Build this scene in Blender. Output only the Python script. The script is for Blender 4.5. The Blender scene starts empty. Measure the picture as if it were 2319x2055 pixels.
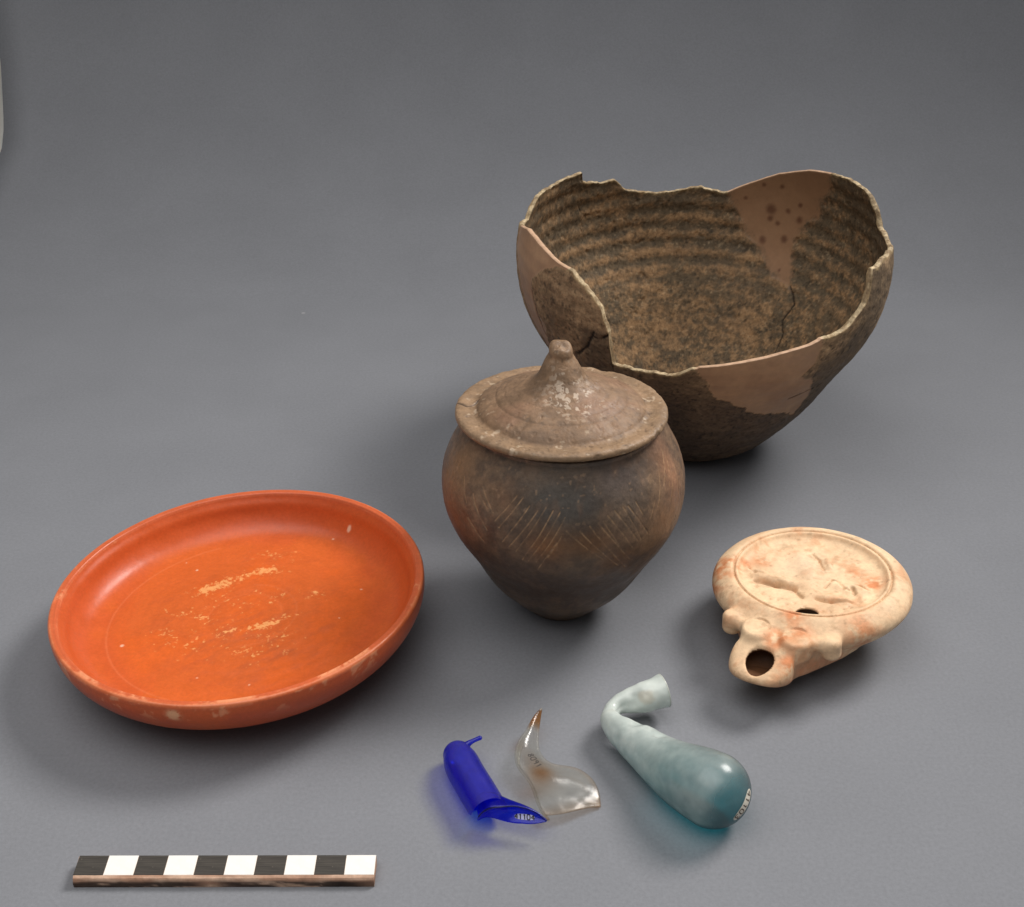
import bpy, math
import numpy as np
from mathutils import Vector
from mathutils.bvhtree import BVHTree
S = 0.01                                     # all lengths below are centimetres
sc = bpy.context.scene
# ------------------------------------------------------------------ camera
cam_d = bpy.data.cameras.new('camera'); cam = bpy.data.objects.new('camera', cam_d)
sc.collection.objects.link(cam); sc.camera = cam
cam.location = (0, 0, 35.229*S); cam.rotation_euler = (math.radians(59.5), 0, 0)
cam_d.sensor_width = 36; cam_d.lens = 36*1350/1024; cam_d.clip_start = .01; cam_d.clip_end = 20
# ------------------------------------------------------------------ world and lamps
w = bpy.data.worlds.new('World'); sc.world = w; w.use_nodes = True
bg = w.node_tree.nodes['Background']; bg.inputs[0].default_value = (.97, .98, 1, 1); bg.inputs[1].default_value = .11
def lamp(name, loc, target, size, power, col, sy=None, spread=180):
    d = bpy.data.lights.new(name, 'AREA'); o = bpy.data.objects.new(name, d); sc.collection.objects.link(o)
    o.location = Vector(loc)*S; o.rotation_euler = (Vector(target)-Vector(loc)).to_track_quat('-Z', 'Y').to_euler()
    d.size = size*S; d.energy = power; d.color = col
    d.spread = math.radians(spread)
    if sy: d.shape = 'RECTANGLE'; d.size_y = sy*S
    return o
lamp('key_lamp', (85, 100, 115), (-24, 17, 0), 54, 3.6, (1, .965, .925), spread=66)
lamp('ceiling_lamp', (-25, 5, 130), (-6, 22, 0), 170, 6.6, (1, .97, .94), 150, spread=100)
sc.view_settings.view_transform = 'Standard'; sc.view_settings.look = 'None'
sc.view_settings.exposure = 0; sc.view_settings.gamma = 1

# ------------------------------------------------------------------ helpers
def h3(i, j, k, s):
    n = (i*374761393 + j*668265263 + k*1274126177 + s*974634777) & 0xffffffff
    n = ((n ^ (n >> 13))*1103515245) & 0xffffffff
    n = (n ^ (n >> 16)) & 0xffff
    return n/65535.
def noise(P, f, s=0):
    Q = np.asarray(P)*f + 1000.; i = np.floor(Q).astype(np.int64); t = Q-i; t = t*t*(3-2*t); r = 0
    for a in (0, 1):
        for b in (0, 1):
            for c in (0, 1):
                wt = (t[:, 0] if a else 1-t[:, 0])*(t[:, 1] if b else 1-t[:, 1])*(t[:, 2] if c else 1-t[:, 2])
                r = r + wt*h3(i[:, 0]+a, i[:, 1]+b, i[:, 2]+c, s)
    return r
def fbm(P, f, o=4, s=0, g=.5):
    r = 0; a = 1; tot = 0
    for k in range(o): r = r + a*noise(P, f*2.03**k, s+k*7); tot += a; a *= g
    return r/tot
def sst(a, b, x): t = np.clip((x-a)/(b-a), 0, 1); return t*t*(3-2*t)
def mixc(A, B, t): return A*(1-t[:, None]) + np.asarray(B)*t[:, None]
def C(*h):                                    # sRGB 0-255 to linear
    c = np.array(h)/255.; return np.where(c < .04045, c/12.92, ((c+.055)/1.055)**2.4)
def segd(p, a, b):
    a = np.array(a, float); b = np.array(b, float); d = b-a
    t = np.clip(((p-a)@d)/(d@d), 0, 1); return np.linalg.norm(p-a-t[:, None]*d, axis=1)
def inpoly(x, y, poly):
    r = np.zeros(len(x), bool); n = len(poly)
    for i in range(n):
        x0, y0 = poly[i]; x1, y1 = poly[(i+1) % n]
        if y0 == y1: continue
        r ^= ((y0 > y) != (y1 > y)) & (x < (x1-x0)*(y-y0)/(y1-y0)+x0)
    return r
def spline(xn, yn, x):                        # natural cubic spline
    xn = np.array(xn, float); yn = np.array(yn, float); n = len(xn); h = np.diff(xn); A = np.zeros((n, n)); b = np.zeros(n); A[0, 0] = A[-1, -1] = 1
    for i in range(1, n-1):
        A[i, i-1] = h[i-1]; A[i, i] = 2*(h[i-1]+h[i]); A[i, i+1] = h[i]; b[i] = 6*((yn[i+1]-yn[i])/h[i]-(yn[i]-yn[i-1])/h[i-1])
    M = np.linalg.solve(A, b); i = np.clip(np.searchsorted(xn, x)-1, 0, n-2); a = xn[i+1]-x; c = x-xn[i]
    return M[i]*a**3/(6*h[i])+M[i+1]*c**3/(6*h[i])+(yn[i]/h[i]-M[i]*h[i]/6)*a+(yn[i+1]/h[i]-M[i+1]*h[i]/6)*c
def catmull(P, n):                            # smooth resampling of a control polyline (rows of values)
    P = np.array(P, float); t = np.r_[0, np.cumsum(np.linalg.norm(np.diff(P[:, :3], axis=0), axis=1))]
    u = np.linspace(0, t[-1], n); return np.stack([spline(t, P[:, k], u) for k in range(P.shape[1])], 1)
def vnormals(V, F):
    n = np.zeros_like(V); a, b, c, d = (V[F[:, k]] for k in range(4)); fn = np.cross(c-a, d-b)
    for k in range(4):
        for j in range(3): n[:, j] += np.bincount(F[:, k], fn[:, j], len(V))
    return n/(np.linalg.norm(n, axis=1)[:, None]+1e-12)
def link(o, parent=None):
    sc.collection.objects.link(o)
    if parent: o.parent = parent
    return o
def tag(o, label=None, cat=None, group=None, kind=None):
    for k, v in (('label', label), ('category', cat), ('group', group), ('kind', kind)):
        if v: o[k] = v
    return o
def empty(name, loc, label, cat):
    o = bpy.data.objects.new(name, None); o.location = Vector(loc)*S; o.empty_display_size = .02
    return tag(link(o), label, cat)
def mesh(name, V, F, mat, parent=None, col=None, nrm=None, origin=(0, 0, 0)):
    """V in world centimetres, F quads (n,4); one mesh object"""
    me = bpy.data.meshes.new(name); V = (np.asarray(V, float)-np.asarray(origin))*S; F = np.asarray(F)
    me.vertices.add(len(V)); me.vertices.foreach_set('co', V.ravel())
    me.loops.add(F.size); me.loops.foreach_set('vertex_index', F.ravel().astype(np.int32))
    me.polygons.add(len(F)); me.polygons.foreach_set('loop_start', np.arange(0, F.size, F.shape[1], dtype=np.int32))
    me.polygons.foreach_set('use_smooth', np.ones(len(F), bool))
    me.update(calc_edges=True); me.validate()
    if col is not None:
        a = me.color_attributes.new('Col', 'FLOAT_COLOR', 'POINT'); a.data.foreach_set('color', np.c_[col, np.ones(len(col))].ravel())
    if nrm is not None: me.normals_split_custom_set_from_vertices([tuple(x) for x in nrm])
    me.materials.append(mat); o = bpy.data.objects.new(name, me); o.location = Vector(origin)*S if parent is None else Vector((0, 0, 0))
    return link(o, parent)
def split(parts, V, F, lab, mat, parent, col, origin):
    """parts: list of names by label value; V world cm -> children in the parent's frame"""
    N = vnormals(V, F); out = []
    for k, nm in enumerate(parts):
        f = F[lab == k]
        if len(f) == 0: continue
        ids, inv = np.unique(f, return_inverse=True)
        m = mat[k] if isinstance(mat, (list, tuple)) else mat
        out.append(mesh(nm, V[ids]-origin, inv.reshape(f.shape), m, parent, col[ids], N[ids]))
    return out
def gridfaces(nr, nc, wrap=True):             # rows x columns of vertices
    i = np.arange(nr-1)[:, None]; j = np.arange(nc if wrap else nc-1)[None, :]; j2 = (j+1) % nc
    return np.stack([(i*nc+j), (i*nc+j2), ((i+1)*nc+j2), ((i+1)*nc+j)], -1).reshape(-1, 4)
def resample(prof, n):                        # dense smooth profile from r,z control points
    P = np.array(prof, float); P3 = np.c_[P, np.zeros(len(P))]; return catmull(P3, n)[:, :2]
def polyres(prof, n):
    P = np.array(prof, float); t = np.r_[0, np.cumsum(np.linalg.norm(np.diff(P, axis=0), axis=1))]; u = np.linspace(0, t[-1], n)
    return np.c_[np.interp(u, t, P[:, 0]), np.interp(u, t, P[:, 1])]
def smooth(a, k):
    for _ in range(k): a = np.r_[a[:1], (a[:-2]+2*a[1:-1]+a[2:])/4, a[-1:]]
    return a
def tilt_frame(tx, ty):
    n = np.array([tx, ty, 1.]); n /= np.linalg.norm(n); a = np.cross([0, 1, 0], n); a /= np.linalg.norm(a); return np.stack([a, np.cross(n, a), n])

# ------------------------------------------------------------------ materials
def material(name):
    m = bpy.data.materials.new(name); m.use_nodes = True; nt = m.node_tree; nt.nodes.clear()
    out = nt.nodes.new('ShaderNodeOutputMaterial'); return m, nt, out
def N(nt, t, **kw):
    n = nt.nodes.new('ShaderNode'+t)
    for k, v in kw.items():
        if isinstance(v, bpy.types.NodeSocket): nt.links.new(v, n.inputs[k])
        elif k in n.inputs: n.inputs[k].default_value = v
        else: setattr(n, k, v)
    return n
def noise_node(nt, scale, detail=6, rough=.6, coord=None):
    t = coord or N(nt, 'TexCoord').outputs['Object']
    n = nt.nodes.new('ShaderNodeTexNoise'); nt.links.new(t, n.inputs['Vector']); n.inputs['Scale'].default_value = scale
    n.inputs['Detail'].default_value = detail; n.inputs['Roughness'].default_value = rough; return n.outputs['Fac']
def ramp(nt, fac, stops):
    r = nt.nodes.new('ShaderNodeValToRGB'); nt.links.new(fac, r.inputs[0]); e = r.color_ramp.elements
    while len(e) < len(stops): e.new(.5)
    for el, (p, c) in zip(e, stops): el.position = p; el.color = (c, c, c, 1) if isinstance(c, (int, float)) else (*c, 1)
    return r.outputs['Color']
def mult(nt, a, b, fac=1.):
    m = nt.nodes.new('ShaderNodeMix'); m.data_type = 'RGBA'; m.blend_type = 'MULTIPLY'; m.inputs[0].default_value = fac
    for s, v in ((6, a), (7, b)):
        if isinstance(v, bpy.types.NodeSocket): nt.links.new(v, m.inputs[s])
        else: m.inputs[s].default_value = v
    return m.outputs[2]
def vmix(nt, f, a, b):
    m = nt.nodes.new('ShaderNodeMix'); m.data_type = 'RGBA'
    for s, v in ((0, f), (6, a), (7, b)):
        if isinstance(v, bpy.types.NodeSocket): nt.links.new(v, m.inputs[s])
        elif s == 0: m.inputs[0].default_value = v
        else: m.inputs[s].default_value = (*v, 1)
    return m.outputs[2]
def ceramic(name, rough=.6, bump=.15, grain=900, spec=.4, var=.35, coat=0, rvar=.15):
    """vertex-painted fired clay with grain, pits and an uneven sheen"""
    m, nt, out = material(name); a = nt.nodes.new('ShaderNodeAttribute'); a.attribute_name = 'Col'
    g = noise_node(nt, grain, 5, .7); g2 = noise_node(nt, grain*.18, 5, .65)
    c = mult(nt, a.outputs['Color'], ramp(nt, g, [(.25, 1-var), (.75, 1+var)]))
    c = mult(nt, c, ramp(nt, g2, [(.25, 1-var*.5), (.75, 1+var*.5)]))
    b = N(nt, 'Bump', Strength=bump, Distance=.0006); nt.links.new(g, b.inputs['Height'])
    b2 = N(nt, 'Bump', Strength=bump*.9, Distance=.002); nt.links.new(g2, b2.inputs['Height']); nt.links.new(b.outputs[0], b2.inputs['Normal'])
    p = N(nt, 'BsdfPrincipled'); nt.links.new(c, p.inputs['Base Color']); nt.links.new(b2.outputs[0], p.inputs['Normal'])
    nt.links.new(ramp(nt, g2, [(.3, rough-rvar), (.7, rough+rvar)]), p.inputs['Roughness']); p.inputs['Specular IOR Level'].default_value = spec
    p.inputs['Coat Weight'].default_value = coat; p.inputs['Coat Roughness'].default_value = .3
    nt.links.new(p.outputs[0], out.inputs[0]); return m
def plain(name, col, rough=.6, var=.15, grain=400, bump=.1, spec=.3):
    m, nt, out = material(name); g = noise_node(nt, grain, 5, .7)
    c = mult(nt, (*col, 1), ramp(nt, g, [(.25, 1-var), (.75, 1+var)]))
    b = N(nt, 'Bump', Strength=bump, Distance=.0004); nt.links.new(g, b.inputs['Height'])
    p = N(nt, 'BsdfPrincipled', Roughness=rough); nt.links.new(c, p.inputs['Base Color']); nt.links.new(b.outputs[0], p.inputs['Normal']); p.inputs['Specular IOR Level'].default_value = spec
    nt.links.new(p.outputs[0], out.inputs[0]); return m
def thin_glass(name, clear, edge, film, film_amt, rough=.12, gloss=1.0, filmscale=250):
    """thin old glass: tinted see-through wall (so it throws a tinted shadow), a weathering film and a glossy skin.
    clear: tint seen face on, edge: tint at a slant, where the wall is thicker. Col.r = film amount, Col.g = stain"""
    m, nt, out = material(name); a = nt.nodes.new('ShaderNodeAttribute'); a.attribute_name = 'Col'
    sp = nt.nodes.new('ShaderNodeSeparateColor'); nt.links.new(a.outputs['Color'], sp.inputs[0])
    lw = N(nt, 'LayerWeight', Blend=.35); n1 = noise_node(nt, filmscale, 6, .65)
    lw2 = N(nt, 'LayerWeight', Blend=.5); tint = vmix(nt, lw.outputs['Facing'], clear, edge)
    stain = vmix(nt, sp.outputs[1], (1, 1, 1), (.78, .48, .24)); tint = mult(nt, tint, stain)
    tr = N(nt, 'BsdfTransparent'); nt.links.new(tint, tr.inputs[0])
    b = N(nt, 'Bump', Strength=.12, Distance=.0008); nt.links.new(n1, b.inputs['Height'])
    fc = mult(nt, vmix(nt, n1, tuple(np.array(film)*.8), film), stain)
    df = N(nt, 'BsdfDiffuse'); nt.links.new(fc, df.inputs[0]); nt.links.new(b.outputs[0], df.inputs['Normal'])
    tl = N(nt, 'BsdfTranslucent'); nt.links.new(fc, tl.inputs[0])
    dt = N(nt, 'MixShader', Fac=.18); nt.links.new(df.outputs[0], dt.inputs[1]); nt.links.new(tl.outputs[0], dt.inputs[2])
    am = N(nt, 'Math', operation='MULTIPLY'); nt.links.new(sp.outputs[0], am.inputs[0]); nt.links.new(ramp(nt, n1, [(.3, film_amt*.85), (.7, film_amt*1.08)]), am.inputs[1])
    m1 = nt.nodes.new('ShaderNodeMixShader'); nt.links.new(am.outputs[0], m1.inputs[0]); nt.links.new(tr.outputs[0], m1.inputs[1]); nt.links.new(dt.outputs[0], m1.inputs[2])
    gl = N(nt, 'BsdfGlossy', Roughness=rough); nt.links.new(b.outputs[0], gl.inputs['Normal'])
    fr = N(nt, 'Math', operation='POWER'); nt.links.new(lw2.outputs['Facing'], fr.inputs[0]); fr.inputs[1].default_value = 4.5
    fm = N(nt, 'Math', operation='MULTIPLY_ADD'); nt.links.new(fr.outputs[0], fm.inputs[0]); fm.inputs[1].default_value = .75*gloss; fm.inputs[2].default_value = .05*gloss
    m2 = nt.nodes.new('ShaderNodeMixShader'); nt.links.new(fm.outputs[0], m2.inputs[0]); nt.links.new(m1.outputs[0], m2.inputs[1]); nt.links.new(gl.outputs[0], m2.inputs[2])
    nt.links.new(m2.outputs[0], out.inputs[0]); return m

M_bowl = ceramic('reduced_pottery', .72, .5, 500, .25, .5)
M_fill = ceramic('painted_plaster', .55, .10, 300, .35, .08)
M_jar = ceramic('burnished_brown_pottery', .5, .22, 600, .45, .3)
M_lid = ceramic('coarse_brown_pottery', .56, .22, 600, .4, .2)
M_dish = ceramic('red_slip', .36, .07, 700, .40, .12, coat=.06, rvar=.07)
M_lamp = ceramic('buff_clay', .6, .25, 450, .3, .16)
M_blue = thin_glass('blue_glass', (.05, .17, 1.0), (.015, .04, .80), C(112, 106, 225), .22, .25, .8)
M_clear = thin_glass('colourless_glass', (.975, .975, .965), (.90, .89, .83), C(222, 218, 206), .12, .15, .5)
M_teal = thin_glass('blue_green_glass', C(100, 206, 214), C(14, 116, 132), C(226, 234, 228), 1., .24, .8, 60)
M_ink = plain('black_ink', C(28, 26, 28), .6, .2); M_white = plain('white_label_paint', C(226, 220, 205), .6, .12)
M_brownink = plain('brown_ink', C(70, 52, 38), .7, .2)

# ------------------------------------------------------------------ backdrop paper, one sheet sweeping up behind
def backdrop():
    m, nt, out = material('grey_paper'); g = noise_node(nt, 700, 4, .75); g2 = noise_node(nt, 14, 4, .6)
    c = mult(nt, (*C(125, 127, 132), 1), ramp(nt, g, [(.2, .86), (.8, 1.14)]))
    c = mult(nt, c, ramp(nt, g2, [(.3, .96), (.7, 1.04)]))
    v = nt.nodes.new('ShaderNodeTexVoronoi'); nt.links.new(N(nt, 'TexCoord').outputs['Object'], v.inputs['Vector']); v.inputs['Scale'].default_value = 12
    lint = ramp(nt, v.outputs['Distance'], [(.010, .35), (.02, 0)]); c = vmix(nt, lint, c, (.5, .5, .48))
    b = N(nt, 'Bump', Strength=.25, Distance=.0003); nt.links.new(g, b.inputs['Height'])
    p = N(nt, 'BsdfPrincipled', Roughness=.85); nt.links.new(c, p.inputs['Base Color']); nt.links.new(b.outputs[0], p.inputs['Normal']); p.inputs['Specular IOR Level'].default_value = .25
    nt.links.new(p.outputs[0], out.inputs[0])
    path = [(y, 0) for y in np.linspace(12, 78, 30)]
    R = 34
    path += [(78+R*math.sin(a), R-R*math.cos(a)) for a in np.linspace(0, math.radians(80), 90)[1:]]
    y, z = path[-1]; path += [(y+math.cos(math.radians(80))*k, z+math.sin(math.radians(80))*k) for k in range(6, 90, 6)]
    V = []; nx = 60
    for i, (y, z) in enumerate(path):
        xl = float(np.interp(y, [80, 93.4, 95.1, 96.7, 97.3, 99.6, 101.4, 103.7, 110, 150], [-38, -37.3, -36.86, -37.05, -37.16, -37.68, -38.08, -38.9, -41, -43]))
        for t in np.linspace(0, 1, nx): V.append((xl+(80-xl)*t, y, z))
    V = np.array(V); V[:, 2] += np.where(V[:, 1] < 78, 0, .12*(fbm(V, .05, 2, 9)-.5)*sst(84, 110, V[:, 1]))
    F = gridfaces(len(path), nx, False)
    o = mesh('paper_backdrop', V, F, m); tag(o, kind='structure', label='grey paper sheet under the objects curving up behind them')
    md = o.modifiers.new('thickness', 'SOLIDIFY'); md.thickness = .0004; md.offset = -1
    # white wall of the room, seen past the left edge of the paper
    V = np.array([(-260, 150, -20), (200, 150, -20), (200, 150, 180), (-260, 150, 180)], float)
    mw = plain('white_wall_paint', C(235, 233, 228), .8, .03, 40)
    tag(mesh('wall', V, [(0, 1, 2, 3)], mw), kind='structure', label='white wall behind the paper')
    V = np.array([(-260, -60, -.3), (200, -60, -.3), (200, 150, -.3), (-260, 150, -.3)], float)
    tag(mesh('table_top', V, [(0, 1, 2, 3)], plain('pale_table', C(240, 238, 232), .6, .05, 30)), kind='structure', label='pale table under the grey paper')
backdrop()

# ------------------------------------------------------------------ broken bowl
def broken_bowl():
    X0, Y0 = 9.3, 62.0
    zn = [0, .6, 1.5, 3, 5, 7, 9, 11, 13, 16, 20]; rn = [3.0, 3.93, 4.82, 6.01, 7.21, 8.41, 9.02, 9.03, 8.5, 7.3, 6]
    edge = [(-196.3, 10.88), (-168.2, 12.02), (-160.8, 12.05), (-153, 11.91), (-144.8, 11.69), (-138.4, 11.63), (-134.8, 11.35), (-130, 10.92), (-126.6, 10.42), (-125.2, 9.92), (-124.4, 9.6), (-123.7, 9.3), (-123.4, 8.5), (-123.2, 7.75), (-122.6, 7.62),
        (-118.4, 7.7), (-112.2, 7.65), (-106.1, 7.65), (-102.6, 7.79), (-98.7, 8.21), (-90.4, 8.38), (-82.1, 8.6), (-73.4, 8.82), (-64, 9.01), (-60.7, 9.15), (-54.5, 9.12), (-49.2, 9.45), (-45.3, 9.95), (-42.7, 10.29), (-41.4, 10.8), (-40.2, 11.3), (-39.1, 11.65),
        (-34.6, 11.57), (-28.3, 11.56), (-22.9, 11.5), (-7.8, 10.99), (-.6, 10.95), (5.5, 11.1), (7.6, 11.85), (10.7, 12.35), (14.6, 12.56), (25.4, 12.55), (35.2, 12.47), (43.9, 12.27), (55.7, 11.67), (66.2, 10.86), (74.8, 10.12), (77.6, 10.2), (83.1, 10.32), (89.8, 10.18),
        (95.3, 10.14), (100.9, 10.01), (105.2, 10.12), (111.2, 10.4), (113.3, 10.73), (115.8, 11.02), (121, 10.99), (128.1, 11.33), (129.6, 11.45), (130.8, 11.95), (144, 11.81), (156.2, 11.75), (162.4, 11.3), (163.7, 10.88)]
    E_ = np.array(edge); E_[0, 0] = 163.7-360
    # one period of edge heights
    th = np.unique(np.r_[np.linspace(-180, 180, 841)[:-1], np.linspace(-126, -122, 40), np.linspace(6, 9, 20), np.linspace(129, 131.5, 20)])
    Ext = np.vstack([E_[1:]-[360, 0], E_[1:], E_[1:]+[360, 0]]); Ext = Ext[np.argsort(Ext[:, 0], kind='stable')]
    zt = np.interp(th, Ext[:, 0], Ext[:, 1])
    a = np.radians(th); nc = len(th)
    cir = np.c_[np.cos(a), np.sin(a), 0*a]
    fillzone = ((th > 34) & (th < 74.5)) | ((th < -138) | (th > 172)) | ((th > -97) & (th < -61))
    jag = np.where(fillzone, .15, 1.)
    zt = zt + jag*(.30*(fbm(cir, 9, 3, 3)-.5) + .08*(fbm(cir, 45, 2, 5)-.5))
    T = .27; no, ni, ne = 170, 170, 7
    rows = []
    def ro(z): return spline(zn, rn, z)
    zin0 = .42                                  # inner floor height
    def ri(z): return np.maximum(spline(zn, rn, z)-T-.25*sst(3, .4, z), 0)
    for i in range(no):                         # outer wall upwards
        s = i/(no-1); z = s*zt; rows.append(np.c_[ro(z)*cir[:, 0], ro(z)*cir[:, 1], z])
    for k in range(1, ne):                      # broken edge
        s = k/ne; r = ro(zt)*(1-s)+ri(zt)*s; bulge = .05*math.sin(math.pi*s)
        rows.append(np.c_[r*cir[:, 0], r*cir[:, 1], zt+bulge*(1+0*zt)])
    for i in range(ni):                         # inner wall downwards
        s = 1-i/(ni-1); z = zin0+s*(zt-zin0); rows.append(np.c_[ri(z)*cir[:, 0], ri(z)*cir[:, 1], z])
    r0 = ri(np.full(nc, zin0)); nf = 40
    for k in range(1, nf+1):                    # inner floor
        s = 1-k/nf; r = r0*s+.001; z = zin0-.12*sst(1, .6, np.array([s]))[0]+0*r; rows.append(np.c_[r*cir[:, 0], r*cir[:, 1], z])
    r0 = ro(np.zeros(nc)); base = [np.c_[r0*s*cir[:, 0], r0*s*cir[:, 1], 0*a+.06*(1-s)] for s in (.001, .5, .9)]
    rows = base+rows
    P = np.vstack(rows); nr = len(rows)
    ob = len(base); kind = np.repeat(np.r_[np.zeros(ob+no), np.ones(ne-1), np.full(ni+nf, 2)], nc)
    TH = np.tile(th, nr); Z = P[:, 2]; Rr = np.hypot(P[:, 0], P[:, 1])
    def inside(poly, jit=.12):
        wob = (fbm(P, 1.2, 3, 21)-.5)
        return inpoly(TH+wob*5, Z+wob*.7, poly)
    hump = [(76, 10.9), (74.6, 10.29), (71.2, 9.29), (67.9, 8.81), (65.6, 8.0), (59.3, 7.43), (56.4, 6.81), (51.3, 6.28), (42, 6.1), (44.3, 6.9), (47.3, 7.6), (44.8, 8.86), (40.8, 9.67), (36.5, 10.86), (33.6, 11.88), (32, 14), (60, 14)]
    left = [(-140.5, 14), (-138.6, 11.72), (-143.1, 11.77), (-150.8, 11.09), (-157.5, 10.21), (-156.7, 9.14), (-150.8, 8.04), (-153.1, 6.85), (-155.6, 6.5), (-163.9, 7.9), (-171.7, 9.6), (-178, 10.6), (-179.9, 14)]
    front = [(-98.2, 8.6), (-98.2, 8.21), (-95, 7.54), (-87.4, 6.02), (-78.2, 5.27), (-59.5, 4.39), (-47.9, 4.02), (-52.9, 5.86), (-63.5, 7.23), (-60.9, 7.84), (-61.1, 8.95), (-61, 9.6)]
    hs = np.mean([inpoly(TH+(fbm(P, 1.2, 3, 21)-.5)*5+a_*2.6, Z+(fbm(P, 1.2, 3, 21)-.5)*.7+b_*.42, hump) for a_, b_ in ((0, 0), (1, 0), (-1, 0), (0, 1), (0, -1), (.7, .7), (-.7, .7), (.7, -.7), (-.7, -.7))], axis=0)
    fh = inside(hump); fl = inside(left); ff = inside(front); fillm = fh | fl | ff
    # relief: throwing rings inside, faint turning marks outside, pits
    rad = np.c_[P[:, :2]/(Rr[:, None]+1e-9), 0*Z]
    ringz = Z + .25*(fbm(P, .25, 2, 31)-.5)
    ring = np.sin(ringz*2*math.pi/.86+1.0)
    pit = sst(.62, .75, fbm(P, 3.2, 3, 41))
    rough = (fbm(P, 2.2, 4, 51)-.5)
    inn = kind == 2; outm = kind == 0; rimm = kind == 1
    wall = sst(1.2, 3.0, Z)*(Rr > 3)
    wobble = .10*(fbm(P, .22, 2, 61)-.5)*sst(0, 2, Z)
    d = np.where(inn, -.028*ring*wall*sst(5.2, 6.6, Z)*(~fh)-.06*rough*(~fh)+.05*pit*(~fh), np.where(outm, .035*rough*(~fillm)-.03*pit*(~fillm)+.008*np.sin(Z*9), 0))+wobble
    # fills sit a hair below the sherd surface, with a seam line
    d = d + np.where(fillm & outm, -.03, 0) + np.where(fillm & inn, .012, 0)
    cr = np.minimum.reduce([segd(np.c_[TH*.14, Z], (x0*.14, z0), (x1*.14, z1)) for x0, z0, x1, z1 in ((42, 6.1, 36.3, 5.42), (36.3, 5.42, 38.4, 4.55), (38.4, 4.55, 34.5, 3.9), (34.5, 3.9, 33.6, 2.9), (33.6, 2.9, 40, 1.2))])
    cr2 = np.minimum.reduce([segd(np.c_[TH*.14, Z], (x0*.14, z0), (x1*.14, z1)) for x0, z0, x1, z1 in ((-122.5, 9.35, -126, 9.0), (-126, 9.0, -128.5, 8.9), (-128.5, 9.2, -131.5, 8.3), (-131.5, 8.3, -136, 7.6), (-157.3, 9.6, -152, 7.2), (-152, 7.2, -141, 5.4), (-62, 5.6, -52.5, 5.9))])
    crk = np.where(inn, sst(.07, .02, cr+.10*rough), np.where(outm, sst(.08, .02, cr2+.16*rough), 0))
    d = d + np.where(inn, .05*crk, -.06*crk)
    P = P + rad*d[:, None]
    P[:, 2] += np.where(rimm, .06*(fbm(P, 5, 3, 71)-.5)*(~fillm), 0) + np.where(inn & (Rr < 5), .12*(fbm(P, .8, 3, 72)-.5), 0)
    P[:, 2] += np.where(inn, .16*np.exp(-((P[:, 0]-1.0)**2+(P[:, 1]-1.0)**2)/.35), 0)
    # colours
    q = fbm(P, .55, 4, 81); q2 = fbm(P, 3.6, 4, 82, .72); q3 = fbm(P*np.array([1, 1, 3.0]), 1.4, 4, 83, .65)
    K = len(P); qs = fbm(np.c_[P[:, :2]*.8, ringz*3.2], 1.0, 5, 87, .62)
    inner = mixc(np.tile(C(98, 84, 66), (K, 1)), C(152, 121, 88), np.clip(sst(.42, .66, .42*q2+.32*qs+.26*q+.075*ring*wall*sst(5.0, 6.4, Z)*sst(10, 9, Z)-.05*sst(9, 10.5, Z)+.02*sst(5, 3.5, Z)), 0, 1))
    lowb = sst(6.5, 3.5, Z); inner = mixc(inner, C(158, 128, 94), .45*lowb*sst(.42, .6, q2))
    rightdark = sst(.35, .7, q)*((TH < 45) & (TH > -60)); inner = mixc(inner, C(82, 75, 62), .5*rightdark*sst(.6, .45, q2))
    outer = mixc(np.tile(C(136, 112, 86), (K, 1)), C(166, 138, 106), sst(.4, .65, q3))
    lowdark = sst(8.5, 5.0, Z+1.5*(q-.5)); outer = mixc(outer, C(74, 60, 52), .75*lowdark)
    smud = np.exp(-(((TH+146)/11)**2+((Z-9.4)/1.6)**2)); outer = mixc(outer, C(124, 100, 74), np.clip(1.3*smud, 0, 1)*sst(.35, .6, q2*.5+q*.5))
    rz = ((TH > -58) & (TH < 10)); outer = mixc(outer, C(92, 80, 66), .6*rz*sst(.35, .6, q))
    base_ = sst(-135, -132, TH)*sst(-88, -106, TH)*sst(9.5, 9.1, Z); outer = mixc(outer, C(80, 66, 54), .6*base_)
    speck = sst(.66, .74, fbm(P, 6, 2, 84)); outer = mixc(outer, C(38, 32, 28), .6*speck); inner = mixc(inner, C(40, 34, 28), .45*speck)
    light = sst(.70, .78, fbm(P, 7, 2, 85)); inner = mixc(inner, C(180, 158, 126), .3*light)
    plaster = mixc(np.tile(C(172, 137, 106), (K, 1)), C(156, 122, 94), sst(.35, .65, q))
    plaster = plaster*(.90+.2*fbm(P, 5, 3, 91)[:, None])
    spots = np.zeros(K)
    for (tx, zz, s) in ((57.9, 9.6, .32), (61.2, 10.91, .12), (54.5, 11.0, .15), (47.1, 10.19, .13), (46.7, 9.38, .22), (51.5, 9.7, .16), (51.1, 8.2, .22), (59.3, 7.9, .22), (49.5, 6.67, .10), (67.5, 10.0, .12), (57.8, 9.11, .2), (54.9, 8.93, .16)):
        rr = np.hypot((TH-tx)*.15, Z-zz)+.14*(q2-.5); spots = np.maximum(spots, .8*sst(s*1.4, s*.3, rr)*inn)
    rimc = mixc(np.tile(C(194, 174, 140), (K, 1)), C(142, 120, 92), sst(.35, .65, q2))
    rimf = mixc(np.tile(C(206, 170, 140), (K, 1)), C(184, 150, 122), sst(.35, .65, q2))
    col = np.where(inn[:, None], inner, outer); plaster = mixc(plaster, C(144, 110, 82), .75*inn); col = np.where((fillm & ~inn)[:, None], plaster, col); hs2 = np.clip(hs+.9*(q2-.5), 0, 1); col = mixc(col, plaster, np.where(inn, sst(.15, .85, hs2), 0)); col = mixc(col, C(92, 58, 42), spots)
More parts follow.
